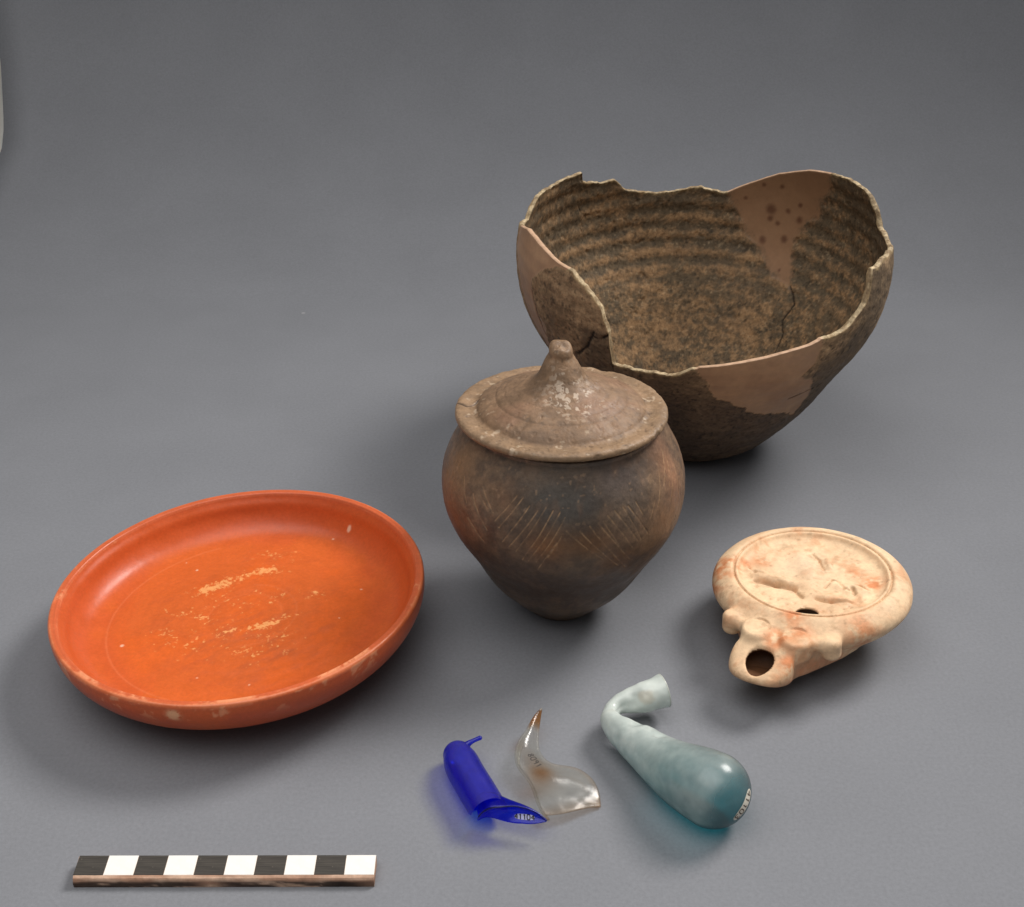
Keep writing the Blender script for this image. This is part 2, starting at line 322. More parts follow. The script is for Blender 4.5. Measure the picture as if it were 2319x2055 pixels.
    ztv = np.tile(zt, nr); near = sst(.16, .02, (ztv-Z))*(~fillm)*(kind != 1); col = mixc(col, C(176, 152, 112), .7*near*sst(.3, .6, q2))
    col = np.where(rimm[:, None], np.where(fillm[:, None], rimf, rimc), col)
    col = mixc(col, C(28, 22, 18), crk*.9)
    root = empty('broken_bowl', (X0, Y0, 0), 'large broken brown pottery bowl with jagged rim and plaster repairs behind the lidded jar', 'bowl')
    F = gridfaces(nr, nc)
    fk = F[:, 0]; lab = np.where(fh[fk], 1, np.where(fl[fk], 2, np.where(ff[fk], 3, 0)))
    o = split(['pottery_wall', 'plaster_fill', 'plaster_fill', 'plaster_fill'], P, F, lab, [M_bowl, M_fill, M_fill, M_fill], root, col, np.zeros(3))
    for ob_, lb in zip(o[1:], ('smooth tan plaster fill with dark red spots in the far wall', 'smooth tan plaster fill on the left shoulder', 'smooth tan plaster fill below the front rim')): ob_['label'] = lb
broken_bowl()

# ------------------------------------------------------------------ jar and lid
def jar():
    X0, Y0 = 2.1, 47.18
    zz = np.linspace(0, 9.1, 250); rr = spline([0, .7, 1.5, 3, 4.5, 6, 7.5, 9, 10], [1.38, 2.07, 2.83, 3.73, 4.57, 4.97, 4.74, 3.93, 3.25], zz)
    prof = [(.001, .1), (.6, .06), (1.25, .02)]+list(zip(rr, zz))+[(3.9, 9.2), (3.88, 9.28), (3.75, 9.3), (3.6, 9.2), (3.62, 8.9), (4.2, 8.0), (4.5, 7), (4.6, 6), (4.2, 4.5), (3.3, 3), (2.3, 1.5), (1.4, .8), (.001, .6)]
    prof = np.array(prof); nc = 1150; a = np.linspace(0, 2*math.pi, nc, endpoint=False); nr = len(prof)
    P = np.c_[np.outer(prof[:, 0], np.cos(a)).ravel(), np.outer(prof[:, 0], np.sin(a)).ravel(), np.repeat(prof[:, 1], nc)]
    TH = np.tile(np.degrees(np.arctan2(np.sin(a), np.cos(a))), nr); Z = P[:, 2]
    lines = [(-148.4, 7.84, -141.7, 7.01), (-139.1, 7.51, -131.7, 6.68), (-136.6, 7.2, -127.6, 6.35), (-134.8, 7.9, -125.3, 7.15), (-139.6, 6.45, -130.4, 5.73), (-136.7, 7.72, -128.7, 7.19), (-115.1, 7.99, -123.9, 6.86), (-111.7, 7.99, -121.5, 6.65), (-107.8, 7.75, -119.2, 6.12), (-103.7, 7.62, -115.9, 5.97), (-100, 7.77, -112.8, 5.81), (-96.8, 7.67, -109.9, 5.45), (-93.7, 7.62, -107.1, 5.42), (-91.4, 7.45, -103.7, 5.4), (-92.7, 6.74, -98.4, 5.73), (-94.8, 6.46, -103.1, 5.02), (-90.6, 6.95, -73.6, 5.53), (-84.7, 6.94, -65, 4.93), (-80.2, 7.1, -60.4, 4.66), (-76.4, 7.19, -59.3, 5.13), (-74, 7.23, -65.1, 5.84), (-71.5, 7.38, -58.9, 5.74), (-68, 7.51, -56.5, 5.99), (-63.6, 7.56, -54.6, 6), (-60.9, 7.56, -50.9, 6.18), (-56.2, 7.58, -53.5, 7.06), (-34.2, 8.38, -43.2, 7.06), (-24.6, 8.64, -36, 7.6), (-24.7, 8.25, -33.4, 7.24), (-25.4, 7.74, -33.2, 6.88), (-44.8, 7.32, -48.8, 6.77)]
    rng = np.random.RandomState(4); full = list(lines)
    for t0 in range(-20, 200, 62):              # the lattice carries on round the back
        for k in range(9): full.append((t0+k*3.2, 7.6+rng.uniform(-.3, .3), t0+k*3.2-10, 5.5+rng.uniform(-.3, .5)))
        for k in range(8): full.append((t0+26+k*3.4, 7.2+rng.uniform(-.3, .3), t0+40+k*3.4, 5.4+rng.uniform(-.4, .4)))
    uv = np.c_[TH*.083, Z]; wob = np.c_[.06*(noise(P, .9, 3)-.5), .05*(noise(P, .9, 4)-.5)]
    L = np.full(len(P), 9.); br = np.zeros(len(P))
    for i, (t0, z0, t1, z1) in enumerate(full):
        dd = segd(uv+wob, (t0*.083, z0), (t1*.083, z1)); b = .55+.45*((i*37) % 10)/10.
        L = np.minimum(L, dd); br = np.maximum(br, b*sst(.037, .010, dd))
    br *= .25+.75*sst(.35, .62, fbm(P, 3.0, 3, 8, .7)); outer = np.repeat(np.arange(nr) < 256, nc)
    Rr = np.hypot(P[:, 0], P[:, 1]); rad = np.c_[P[:, :2]/(Rr[:, None]+1e-9), 0*Z]
    rough = fbm(P, 1.6, 4, 5)-.5
    P += rad*((.16*(fbm(P, .22, 2, 2)-.5)+.05*rough-.035*br*outer)*sst(.1, 1.2, Z))[:, None]
    q = fbm(P, .45, 4, 11); q2 = fbm(P, 2.4, 4, 12, .65); q3 = fbm(P*np.array([1, 1, .35]), 2.2, 3, 13); K = len(P)
    col = mixc(np.tile(C(90, 76, 64), (K, 1)), C(120, 98, 78), sst(.35, .65, q2))
    def blob(t, z, st, sz, c, amt, thr=.5):
        nonlocal col
        dt = (TH-t+180) % 360-180; g = np.exp(-((dt/st)**2+((Z-z)/sz)**2)); col = mixc(col, C(*c), np.clip(amt*1.6*g*(.35+1.3*(q2*.5+q*.5)), 0, .95))
    blob(-158, 7.4, 14, 1.4, (132, 100, 68), .55); blob(-148, 5.3, 13, 1.3, (98, 76, 58), .45)
    blob(-27, 7.9, 8, 1.4, (158, 116, 88), .6); blob(-40, 6.2, 13, 1.0, (128, 90, 60), .5); blob(-30, 8.9, 12, .6, (142, 108, 84), .5)
    blob(-99, 6.3, 9, .8, (140, 96, 58), .6); blob(-80, 6.4, 12, .7, (118, 80, 46), .6); blob(-120, 7.9, 9, .5, (118, 84, 56), .4)
    blob(-92, 8.0, 22, .9, (76, 71, 66), .8); blob(-95, 8.9, 30, .4, (92, 76, 62), .4)
    blob(-62, 8.6, 14, .7, (110, 96, 88), .55); blob(-90, 3.5, 60, 1.6, (72, 54, 42), .6); blob(-65, 5.4, 10, .6, (112, 74, 44), .4)  # greyish blob on the right shoulder is a painted soft sheen
    blob(40, 6.5, 40, 2, (120, 76, 48), .5); blob(130, 6, 40, 2, (90, 66, 50), .5)
    col = mixc(col, C(46, 40, 38), .35*sst(.5, .7, q)*sst(5, 7, Z)); col = mixc(col, C(128, 98, 76), .25*sst(.58, .75, q3))
    sp = sst(.74, .80, fbm(P, 5, 2, 14)); col = mixc(col, C(150, 122, 96), .45*sp*(.3+.7*sst(6.5, 8, Z)))
    col = mixc(col, C(196, 158, 118), (.6*br*outer)); col = np.where(outer[:, None], col, C(60, 45, 36)[None])
    o = mesh('lidded_jar', P+[X0, Y0, 0], gridfaces(nr, nc), M_jar, None, col, None, (X0, Y0, 0))
    tag(o, 'round dark brown pottery jar with scratched slanting lines, standing in front of the broken bowl', 'jar')
jar()
def jar_lid():
    c0 = np.array([1.961, 47.183, 9.57]); Fm = tilt_frame(-.006, .047)
    top = [(.001, 2.76), (.12, 2.76), (.24, 2.74), (.36, 2.69), (.44, 2.58), (.465, 2.46), (.46, 2.34), (.51, 2.2), (.64, 1.98), (.78, 1.72), (.95, 1.42), (1.2, 1.17), (1.5, 1.0), (1.9, .83), (2.25, .70), (2.5, .57), (2.6, .51), (2.9, .38), (3.12, .26), (3.25, .16), (3.38, .05), (3.5, .0), (3.8, .02), (4.05, .03), (4.17, -.02), (4.21, -.12), (4.19, -.24), (4.08, -.31), (3.8, -.31)]
    p1 = resample(top, 230); p1[110:, 1] = smooth(p1[110:, 1], 14); bot = polyres([(3.78, -.30), (3.4, -.25), (2.5, .2), (1, .9), (.001, 1.2)], 20)
    prof = np.vstack([p1, bot]); nc = 700; nr = len(prof); a = np.linspace(0, 2*math.pi, nc, endpoint=False)
    rj = prof[:, 0][:, None]*(1+.006*np.cos(a*2+.5)[None]*(prof[:, 0] > 2)[:, None])
    P = np.c_[(rj*np.cos(a)).ravel(), (rj*np.sin(a)).ravel(), np.repeat(prof[:, 1], nc)]
    # the knob leans a little and has a lopsided, pinched tip
    kz = sst(1.2, 2.6, P[:, 2]); P[:, 0] += -.05*kz; P[:, 2] += kz*(.25*P[:, 1]-.10*P[:, 0])+.04*kz*np.sin(np.tile(a, nr)*3)*(np.hypot(P[:, 0], P[:, 1])/.45)-.10*kz*np.exp(-((P[:, 0]-.1)**2+(P[:, 1]+.15)**2)/.03)
    R = np.hypot(P[:, 0], P[:, 1]); ang = np.tile(np.degrees(a), nr)
    ridge = np.exp(-((R-2.62)/.05)**2)+.7*np.exp(-((R-2.3)/.05)**2)+.5*np.exp(-((R-1.9)/.06)**2)+.6*np.exp(-((R-3.36)/.05)**2)
    rough = fbm(P, 2.2, 4, 3)-.5; pit = sst(.64, .74, fbm(P, 3.5, 3, 4)); dz = .07*rough-.02*pit-.016*ridge+.05*(fbm(P, .5, 2, 9)-.5)
    P[:, 2] += dz*(P[:, 2] > -.2)
    P[:, :2] *= (1+.012*rough+(R > 4)*(-.012*sst(.55, .7, fbm(P, 1.6, 3, 6))))[:, None]
    # chip on the far right of the rim, crack at the left
    uv = np.c_[P[:, 0], P[:, 1]]
    crk = np.minimum.reduce([segd(uv, p, q) for p, q in (((-4.2, .45), (-3.75, .12)), ((-3.75, .12), (-3.5, .22)), ((-3.5, .22), (-3.3, .55)))]); ck = sst(.07, .02, crk+.05*rough)
    chip = np.exp(-(((P[:, 0]-2.05)/.35)**2+((P[:, 1]-3.75)/.3)**2)); P[:, 2] -= .12*chip*(P[:, 2] > -.2)+.07*ck
    q = fbm(P, .7, 4, 11); q2 = fbm(P, 3, 4, 12, .65); K = len(P)
    col = mixc(np.tile(C(118, 94, 72), (K, 1)), C(150, 120, 92), sst(.35, .65, q2*.6+q*.4)); col = mixc(col, C(146, 106, 84), .5*sst(.45, .7, q)*sst(1, 1.6, R)*sst(3.4, 2.8, R))
    col = mixc(col, C(148, 124, 98), .35*sst(3.3, 3.6, R)); col = mixc(col, C(92, 74, 58), .45*sst(1.3, .6, R)*sst(2.3, 1.6, P[:, 2])); col = mixc(col, C(98, 76, 58), .35*ridge)
    col = mixc(col, C(112, 88, 58), .6*sst(-.08, -.2, P[:, 2])*sst(.3, .6, q2)); col = mixc(col, C(84, 66, 52), .5*sst(.76, .82, fbm(P, 5, 2, 15))); col = mixc(col, C(122, 98, 78), .35*sst(3.36, 3.2, R)*sst(.8, 1.3, R))
    wh = sst(.57, .66, fbm(P, 5.5, 3, 13, .6))*np.exp(-((P[:, 0]-.45)/.9)**2-((P[:, 1]+1.35)/.75)**2); col = mixc(col, C(214, 196, 176), np.clip(1.1*wh, 0, .5))
    wh2 = sst(.68, .78, fbm(P, 3.5, 3, 14, .6))*sst(2.6, 3.2, R); col = mixc(col, C(190, 170, 146), .6*wh2); col = mixc(col, C(40, 30, 24), .85*ck)
    V = P@Fm + c0; F = gridfaces(nr, nc)
    root = empty('jar_lid', c0, 'brown pottery lid with a pinched knob and ringed top, resting on the dark round jar', 'lid')
    f0 = F.reshape(-1, 4)[:, 0]; lab = np.where((P[f0, 2] > 1.25) & (R[f0] < 1.15) & (np.repeat(np.arange(nr-1), nc) < 120), 1, 0)
    split(['lid_plate', 'knob'], V, F, lab, M_lid, root, col, c0)
jar_lid()

# ------------------------------------------------------------------ red dish
def dish():
    c0 = np.array([-10.988, 44.26, 3.0]); Fm = tilt_frame(-.049, .013)
    ctl = [(.001, -1.52), (1.4, -1.52), (1.5, -1.528), (1.6, -1.52), (4.4, -1.56), (5.5, -1.56), (5.98, -1.48), (6.3, -1.32), (6.58, -1.02), (6.76, -.7), (6.88, -.4), (7.04, -.17), (7.10, -.05), (7.15, .0), (7.18, .0), (7.21, -.008), (7.28, .005), (7.37, 0), (7.43, -.08), (7.44, -.2), (7.43, -.45), (7.36, -.8), (7.2, -1.15), (6.85, -1.6), (6.3, -1.98), (5.5, -2.25), (4.6, -2.4), (4.2, -2.42), (4.08, -2.5)]
    p = resample(ctl, 340); nr = len(p); nc = 760; a = np.linspace(0, 2*math.pi, nc, endpoint=False)
    P = np.c_[np.outer(p[:, 0], np.cos(a)).ravel(), np.outer(p[:, 0], np.sin(a)).ravel(), np.repeat(p[:, 1], nc)]
    R = np.hypot(P[:, 0], P[:, 1]); rough = fbm(P, 1.5, 4, 3)-.5
    A0 = np.arctan2(P[:, 1], P[:, 0]); P[:, :2] *= (1+.012*np.clip(np.cos(A0-math.radians(195)), 0, 1)**3)[:, None]
    K = len(P); idx = np.repeat(np.arange(nr), nc); top = idx < 210
    P[:, 2] += .03*(fbm(P, .35, 2, 5)-.5)+.008*rough+.006*np.sin(R*11)*top*sst(5.6, 4.8, R)
    xy = P[:, :2]
    q = fbm(P, .5, 4, 11); q2 = fbm(P, 2.6, 4, 12, .65); fine = fbm(P, 7, 4, 13, .75); strk = fbm(np.c_[P[:, 0]*.8+P[:, 1]*.6, (-P[:, 0]*.6+P[:, 1]*.8)*3, P[:, 2]], 1.0, 4, 15)
    col = mixc(np.tile(C(208, 98, 42), (K, 1)), C(200, 90, 42), sst(.35, .65, q)); wallm = sst(5.9, 6.4, R)
    col = mixc(col, C(200, 88, 42), .75*wallm); col = mixc(col, C(224, 104, 36), .6*sst(5.6, 4.5, R)*sst(.4, .6, q)*top)
    # brownish discolouring over the floor
    g = np.exp(-((xy[:, 0]-1.2)/2.6)**2-((xy[:, 1]+1.8)/2.0)**2); col = mixc(col, C(176, 92, 56), np.clip(.6*g*sst(.42, .7, strk*.6+q2*.4), 0, .6)*top)
    col = mixc(col, C(180, 84, 46), .25*sst(.5, .75, strk)*top*sst(5.5, 4, R))
    # worn places
    wear = np.zeros(K)
    for x0, y0, x1, y1, s, amt in ((-2.1, 1.8, -1.1, 2.3, .42, 1), (-1.2, 2.3, -.3, 2.9, .30, 1), (-.3, 2.9, .6, 3.2, .30, .9), (.5, 3.0, 1.5, 3.0, .25, .55), (-.7, -1.15, .3, -.95, .22, .75), (.4, -.9, 1.4, -.5, .25, .95), (1.4, -.5, 2.1, -.1, .22, .6), (-2.8, .3, -2.0, .1, .5, .35), (-1.6, -.2, -1.2, -.5, .4, .35), (-2.8, -1.2, -1.9, -1.8, .7, .32), (.2, -2.5, .8, -2.7, .5, .38), (2.5, 1.3, 3.0, 1.2, .35, .45), (-1.0, .3, .6, .9, .7, .22), (-.5, -2, 1.6, -1.7, .8, .22), (-.4, 4.2, 1.2, 4.4, .5, .2)):
        wear = np.maximum(wear, amt*np.exp(-(segd(xy, (x0, y0), (x1, y1))/s)**2))
    wm = sst(-.01, .11, fbm(P, 6.5, 3, 33, .85)*.72+fbm(P, 2.2, 3, 34)*.28-.655+.25*wear)*(wear > .03)*top; col = mixc(col, C(238, 168, 104), .85*wm)
    for x, y, s in ((3.75, 5.42, .12), (-4.68, -1.64, .10), (-2.71, 3.49, .07), (3.0, 5.3, .05), (4.6, 1.6, .06), (3.9, -.4, .05), (-3.3, 4.1, .05), (.9, -4.4, .05), (-1.2, -3.9, .05)):
        col = mixc(col, C(232, 190, 160), .85*sst(s, s*.5, np.hypot(xy[:, 0]-x, xy[:, 1]-y)+.03*(fine-.5))*top)
    ring = .8*np.exp(-((R-5.5)/.035)**2)*(xy[:, 0] < -2)+.35*np.exp(-((R-1.5)/.05)**2)*(xy[:, 1] > 0)+.5*np.exp(-((R-2.1)/.04)**2)*(xy[:, 0] > 0); col = mixc(col, C(226, 128, 84), .4*ring*top)
    # worn rim, most on the front and left
    A = np.degrees(np.arctan2(xy[:, 1], xy[:, 0])); bias = .10*np.cos(np.radians(A+75))+.06*np.cos(np.radians(A-175))
    rimz = np.exp(-((R-7.2)/.2)**2)*(P[:, 2] > -.2); edge = np.exp(-((R-7.05)/.05)**2)*(P[:, 2] > -.12)+np.exp(-((R-7.37)/.06)**2)*(P[:, 2] > -.12)
    lo = fbm(np.c_[np.cos(np.radians(A)), np.sin(np.radians(A)), R*.05], 6, 4, 21)
    col = mixc(col, C(206, 104, 68), .6*rimz); rw = sst(.50, .58, lo*.6+fine*.25+bias+.10*edge)*rimz; col = mixc(col, C(236, 156, 112), .85*rw)
    col = mixc(col, C(214, 120, 78), .5*np.clip(edge, 0, 1)); ow = sst(.60, .66, fbm(P, 1.5, 4, 22, .6)+.35*bias)*sst(-.9, -.5, P[:, 2])*(R > 7.3)*(P[:, 2] < -.08); col = mixc(col, C(226, 150, 108), .7*ow)
    chip = np.exp(-((A+99)/1.6)**2-((P[:, 2]+.45)/.2)**2)*(R > 7.2); col = mixc(col, C(236, 178, 134), np.clip(2.2*chip*sst(.42, .55, q2*.5+fine*.5), 0, .9))
    col = mixc(col, C(186, 74, 40), .45*sst(-.3, -.6, P[:, 2])*(~top)*sst(.3, .6, q))
    V = P@Fm+c0
    root = empty('red_dish', (-10.988, 44.26, 0), 'shallow round orange red glossy pottery dish with a worn floor and rim', 'dish')
    F = gridfaces(nr, nc)[:, ::-1]
    mesh('dish_body', V-[-10.988, 44.26, 0], F, M_dish, root, col)
    prof = polyres([(4.1, -2.35), (4.18, -2.5), (4.1, -2.88), (3.95, -2.95), (3.75, -2.9), (3.7, -2.5), (3.6, -2.3)], 30); nc = 200; a = np.linspace(0, 2*math.pi, nc, endpoint=False)
    P = np.c_[np.outer(prof[:, 0], np.cos(a)).ravel(), np.outer(prof[:, 0], np.sin(a)).ravel(), np.repeat(prof[:, 1], nc)]
    V = P@Fm+c0; V[:, 2] = np.maximum(V[:, 2], .01)
    mesh('foot_ring', V-[-10.988, 44.26, 0], gridfaces(30, nc), M_dish, root, np.tile(C(186, 74, 36), (len(V), 1)))
    # underside disc inside the foot
    prof = np.array([(3.62, -2.3), (2, -2.3), (.001, -2.3)]); P = np.c_[np.outer(prof[:, 0], np.cos(a)).ravel(), np.outer(prof[:, 0], np.sin(a)).ravel(), np.repeat(prof[:, 1], nc)]
    mesh('underside', P@Fm+c0-[-10.988, 44.26, 0], gridfaces(3, nc), M_dish, root, np.tile(C(186, 74, 36), (len(P), 1)))
dish()

# ------------------------------------------------------------------ oil lamp (signed distance field -> surface nets)
def surface_nets(f, lo, hi, h):
    n = [int(math.ceil((hi[k]-lo[k])/h))+1 for k in range(3)]; ax = [lo[k]+h*np.arange(n[k]) for k in range(3)]
    G = np.stack(np.meshgrid(*ax, indexing='ij'), -1).reshape(-1, 3)
    D = np.concatenate([f(G[i:i+400000]) for i in range(0, len(G), 400000)]).reshape(n); ins = D < 0
    c = np.zeros([m-1 for m in n], np.int8)
    for a in (0, 1):
        for b in (0, 1):
            for d in (0, 1): c += ins[a:n[0]-1+a, b:n[1]-1+b, d:n[2]-1+d]
    act = (c > 0) & (c < 8); ids = -np.ones(act.shape, np.int64); ids[act] = np.arange(act.sum()); I = np.argwhere(act)
    acc = np.zeros((len(I), 3)); cnt = np.zeros(len(I)); cs = [(a, b, d) for a in (0, 1) for b in (0, 1) for d in (0, 1)]
    for p in cs:
        for k in range(3):
            if p[k] == 0:
                q = list(p); q[k] = 1; v0 = D[I[:, 0]+p[0], I[:, 1]+p[1], I[:, 2]+p[2]]; v1 = D[I[:, 0]+q[0], I[:, 1]+q[1], I[:, 2]+q[2]]
                m = (v0 < 0) != (v1 < 0); t = np.where(m, v0/np.where(m, v0-v1, 1), 0); pt = np.tile(np.array(p, float), (len(I), 1)); pt[:, k] = t; acc += pt*m[:, None]; cnt += m
    V = np.array(lo)+(I+acc/cnt[:, None])*h; Q = []
    for k in range(3):
        u, v = [(1, 2), (2, 0), (0, 1)][k]; s0 = [slice(1, m-1) for m in n]; s0[k] = slice(0, n[k]-1); s1 = list(s0); s1[k] = slice(1, n[k])
        a = ins[tuple(s0)]; b = ins[tuple(s1)]; E = np.argwhere(a != b); fl = a[a != b]; off = np.ones(3, int); off[k] = 0; E = E+off
        def cell(du, dv): J = E.copy(); J[:, u] += du; J[:, v] += dv; return ids[J[:, 0], J[:, 1], J[:, 2]]
        q = np.stack([cell(-1, -1), cell(0, -1), cell(0, 0), cell(-1, 0)], 1); q[~fl] = q[~fl][:, ::-1]; Q.append(q)
    F = np.vstack(Q); F = F[(F >= 0).all(1)]
    for _ in range(3):
        e = h*.3; d0 = f(V); g = np.stack([(f(V+np.eye(3)[k]*e)-f(V-np.eye(3)[k]*e))/(2*e) for k in range(3)], 1); V = V-np.clip(d0/((g**2).sum(1)+1e-6), -h*.5, h*.5)[:, None]*g
    return V, F
def smin(a, b, k): h_ = np.clip(.5+.5*(b-a)/k, 0, 1); return b*(1-h_)+a*h_-k*h_*(1-h_)
def smax(a, b, k): return -smin(-a, -b, k)
def oil_lamp():
    c = np.array([12.353, 45.37, 2.65]); e = np.array([-.486, -.874]); l = np.array([.874, -.486])
    # body profile (r,z), z from the table; discus plane at 2.65
    poly = resample([(.001, 2.36), (1.2, 2.36), (2.3, 2.39), (2.8, 2.45), (2.96, 2.56), (3.04, 2.66), (3.11, 2.68), (3.175, 2.53), (3.24, 2.68), (3.34, 2.70), (3.6, 2.60), (3.85, 2.43), (4.02, 2.2), (4.06, 1.98), (3.94, 1.7), (3.6, 1.3), (3.1, .85), (2.55, .4), (2.3, .12), (2.1, .02), (.001, .02)], 150)
    gr = np.arange(0, 4.8, .03); gz = np.arange(-.5, 3.3, .03); GR, GZ = np.meshgrid(gr, gz, indexing='ij'); pp = np.c_[GR.ravel(), GZ.ravel()]
    D = np.full(len(pp), 9.)
    for i in range(len(poly)-1): D = np.minimum(D, segd(pp, poly[i], poly[i+1]+1e-9))
    full = [tuple(p) for p in poly]+[(-1, .02), (-1, 2.42)]; D = np.where(inpoly(pp[:, 0], pp[:, 1], full), -D, D).reshape(GR.shape)
    def body(r, z):
        x = np.clip(r/.03, 0, len(gr)-1.001); y = np.clip((z+.5)/.03, 0, len(gz)-1.001); i = x.astype(int); j = y.astype(int); a = x-i; b = y-j
        return D[i, j]*(1-a)*(1-b)+D[i+1, j]*a*(1-b)+D[i, j+1]*(1-a)*b+D[i+1, j+1]*a*b
    def cyl(P, cx, cy, R, z0, z1, rd, sx=1.):
        r = np.hypot((P[:, 0]-cx)/sx, P[:, 1]-cy); a = r-R+rd; b = np.abs(P[:, 2]-(z0+z1)/2)-(z1-z0)/2+rd
        return np.minimum(np.maximum(a, b), 0)+np.hypot(np.maximum(a, 0), np.maximum(b, 0))-rd
    def box(P, x0, x1, hw0, hw1, z0, z1, rd):
        t = np.clip((P[:, 0]-x0)/(x1-x0), 0, 1); hw = hw0+(hw1-hw0)*t; q = np.stack([np.abs(P[:, 0]-(x0+x1)/2)-(x1-x0)/2+rd, np.abs(P[:, 1])-hw+rd, np.abs(P[:, 2]-(z0+z1)/2)-(z1-z0)/2+rd], 1)
        return np.linalg.norm(np.maximum(q, 0), axis=1)+np.minimum(q.max(1), 0)-rd
    def cap(P, a, b, r): return segd(P, a, b)-r
    grooves = [((1.09, -2.04), (1.05, -1.19), .09, -.16), ((1.05, -1.19), (.99, -.49), .10, -.20), ((.99, -.49), (1.5, .06), .07, -.12), ((.33, -2.61), (.65, -2.3), .06, -.10), ((.65, -2.3), (.57, -1.93), .06, -.10),
        ((-1.8, -.56), (-1.5, -.17), .06, -.11), ((-1.5, -.17), (-.88, .13), .06, -.11), ((.08, .06), (-.19, .54), .04, -.05), ((.36, .62), (-.33, .73), .05, -.10), ((-.33, .73), (-.29, 1.02), .05, -.09), ((-.2, 1.0), (.19, 1.35), .05, -.10), ((.19, 1.35), (.25, 1.6), .05, -.08),
        ((-.3, 1.44), (-.42, 1.87), .05, -.09), ((-.42, 1.87), (-.16, 2.27), .05, -.10), ((.04, 1.68), (.35, 1.85), .08, -.17), ((.89, .37), (.89, .83), .07, -.11), ((1.37, .57), (1.31, 1.24), .07, -.13), ((1.31, 1.24), (.95, 1.9), .07, -.14), ((.3, -1.2), (.55, -.6), .05, -.05)]
    ridges = [((.7, -2.2), (.75, -1.0), .22, .16), ((.75, -1.0), (.6, -.2), .24, .16), ((-1.36, -1.0), (-.2, -.2), .42, .14), ((-.2, -.2), (1.2, .3), .30, .17), ((-1.6, .1), (-1.1, .4), .14, .12), ((1.05, .5), (1.0, 1.7), .20, .15), ((.0, .9), (.3, 2.1), .24, .13), ((-.2, 1.5), (.1, 2.3), .18, .12), ((.55, -2.6), (.45, -2.0), .14, .10)]
    dots = [(1.88, -1.51), (2.09, -1.11), (2.03, -.8), (2.17, -.37), (1.96, -.12), (2.02, .32), (2.42, -.52), (2.09, .71), (2.01, 1.05), (1.95, 1.35), (1.54, 1.76), (1.83, 1.85), (1.31, 1.97), (1.5, -1.9)]
    sh = np.array([.135, .075])
    def relief(x, y):
        x = x-sh[0]; y = y-sh[1]; p = np.c_[x, y]; r = np.zeros(len(x))
        for a, b, s, h_ in ridges: r = r+h_*np.exp(-(segd(p, a, b)/s)**2)*1.25
        r = .26*np.tanh(r/.26)
        p = p+.10*np.c_[noise(np.c_[x, y, 0*x], 2.2, 61)-.5, noise(np.c_[x, y, 0*x], 2.2, 62)-.5]
        for a, b, s, h_ in grooves: r = r+h_*.9*np.exp(-(segd(p, a, b)/(s*1.15))**2)
        for a, b in dots: r = r-.07*np.exp(-((x-a)**2+(y-b)**2)/.006)
        return r*sst(2.95, 2.7, np.hypot(x, y))
    def f(P):
        x, y, z = P[:, 0], P[:, 1], P[:, 2]; r = np.hypot(x, y); d = body(r, z)
        ad = np.maximum(np.abs(y), 0)
        Q = P.copy(); Q[:, 1] = np.abs(y)
        nz = cyl(P, 5.30, -.22, 1.25, .35, 2.34, .42)
        bx = smax(box(P, 1.8, 5.2, 2.7, .72, .55, 2.28, .35), r-4.0-2.2*np.maximum(x-2.9, 0), .2); nz = smin(nz, bx, .3)
        nz = smax(nz, (z-(2.20-.46*(x-4.75)))*.9, .35); nz = smax(nz, (.52+.36*(x-4.4)-z)*.9, .35)
        # volutes: scroll discs, outer knobs and the bars joining them
        vo = cyl(Q, 4.28, .80, .62, 1.5, 2.42, .2); vk = cyl(Q, 3.72, 2.02, .40, 1.45, 2.38, .25); vb = cap(Q, (4.2, .9, 2.10), (3.8, 1.95, 2.04), .28)
        v = smin(smin(vo, vb, .15), vk, .2)
        outr = (3.30-r)
        d = smin(d, smax(smin(nz, v, .22), outr, .05), .26)
        rv = np.hypot(Q[:, 0]-4.28, Q[:, 1]-.80)
        d = smax(d, -(np.hypot(rv-.46, z-2.455)-.05), .03)
        d = d-np.where(z > 2.0, relief(x, y), 0)*.9
        # wick hole and its chamber, filling slot
        hole = np.hypot((x-5.57)/1.14, (y+.22)*(1+.22*(x-5.57)))-.50-.16*np.clip(z-(2.2-.46*(x-4.75))+.22, 0, .4); und = (.52+.36*(x-4.4))+.30-z; hole = np.maximum(hole, und); d = smax(d, -hole, .10)
        ch = np.linalg.norm((P-np.array([5.2, -.15, 1.42]))/np.array([.80, .80, .48]), axis=1)-1; d = np.maximum(d, -np.maximum(ch*.5, und))
        sl = (np.hypot(((x-2.54)+(y-.62)*.12)/.37, (y-.62)/.40)-1)*.3; sl = np.maximum(sl, 1.2-z); d = np.maximum(d, -(sl-.03))
        ch2 = np.linalg.norm((P-np.array([2.2, .5, 1.35]))/np.array([1.25, 1.3, .70]), axis=1)-1; d = np.maximum(d, -ch2*.5)
        return d
    V, F = surface_nets(f, (-4.3, -4.3, -.15), (7.7, 4.3, 2.95), .05)
    wob = fbm(V, .6, 3, 2)-.5; Nn = vnormals(V, F); V = V+Nn*(.05*wob+.015*(fbm(V, 3, 3, 3)-.5))[:, None]
    x, y, z = V.T; r = np.hypot(x, y); K = len(V); xs = x-sh[0]; ys = y-sh[1]
    q = fbm(V, .6, 4, 11); q2 = fbm(V, 2.4, 4, 12, .65)
    col = mixc(np.tile(C(240, 207, 168), (K, 1)), C(226, 190, 152), sst(.35, .65, q))
    red = sst(.50, .68, fbm(V, .9, 4, 14, .6)); col = mixc(col, C(212, 146, 100), .5*red*sst(.35, .55, q2))
    p2 = np.c_[xs, ys]
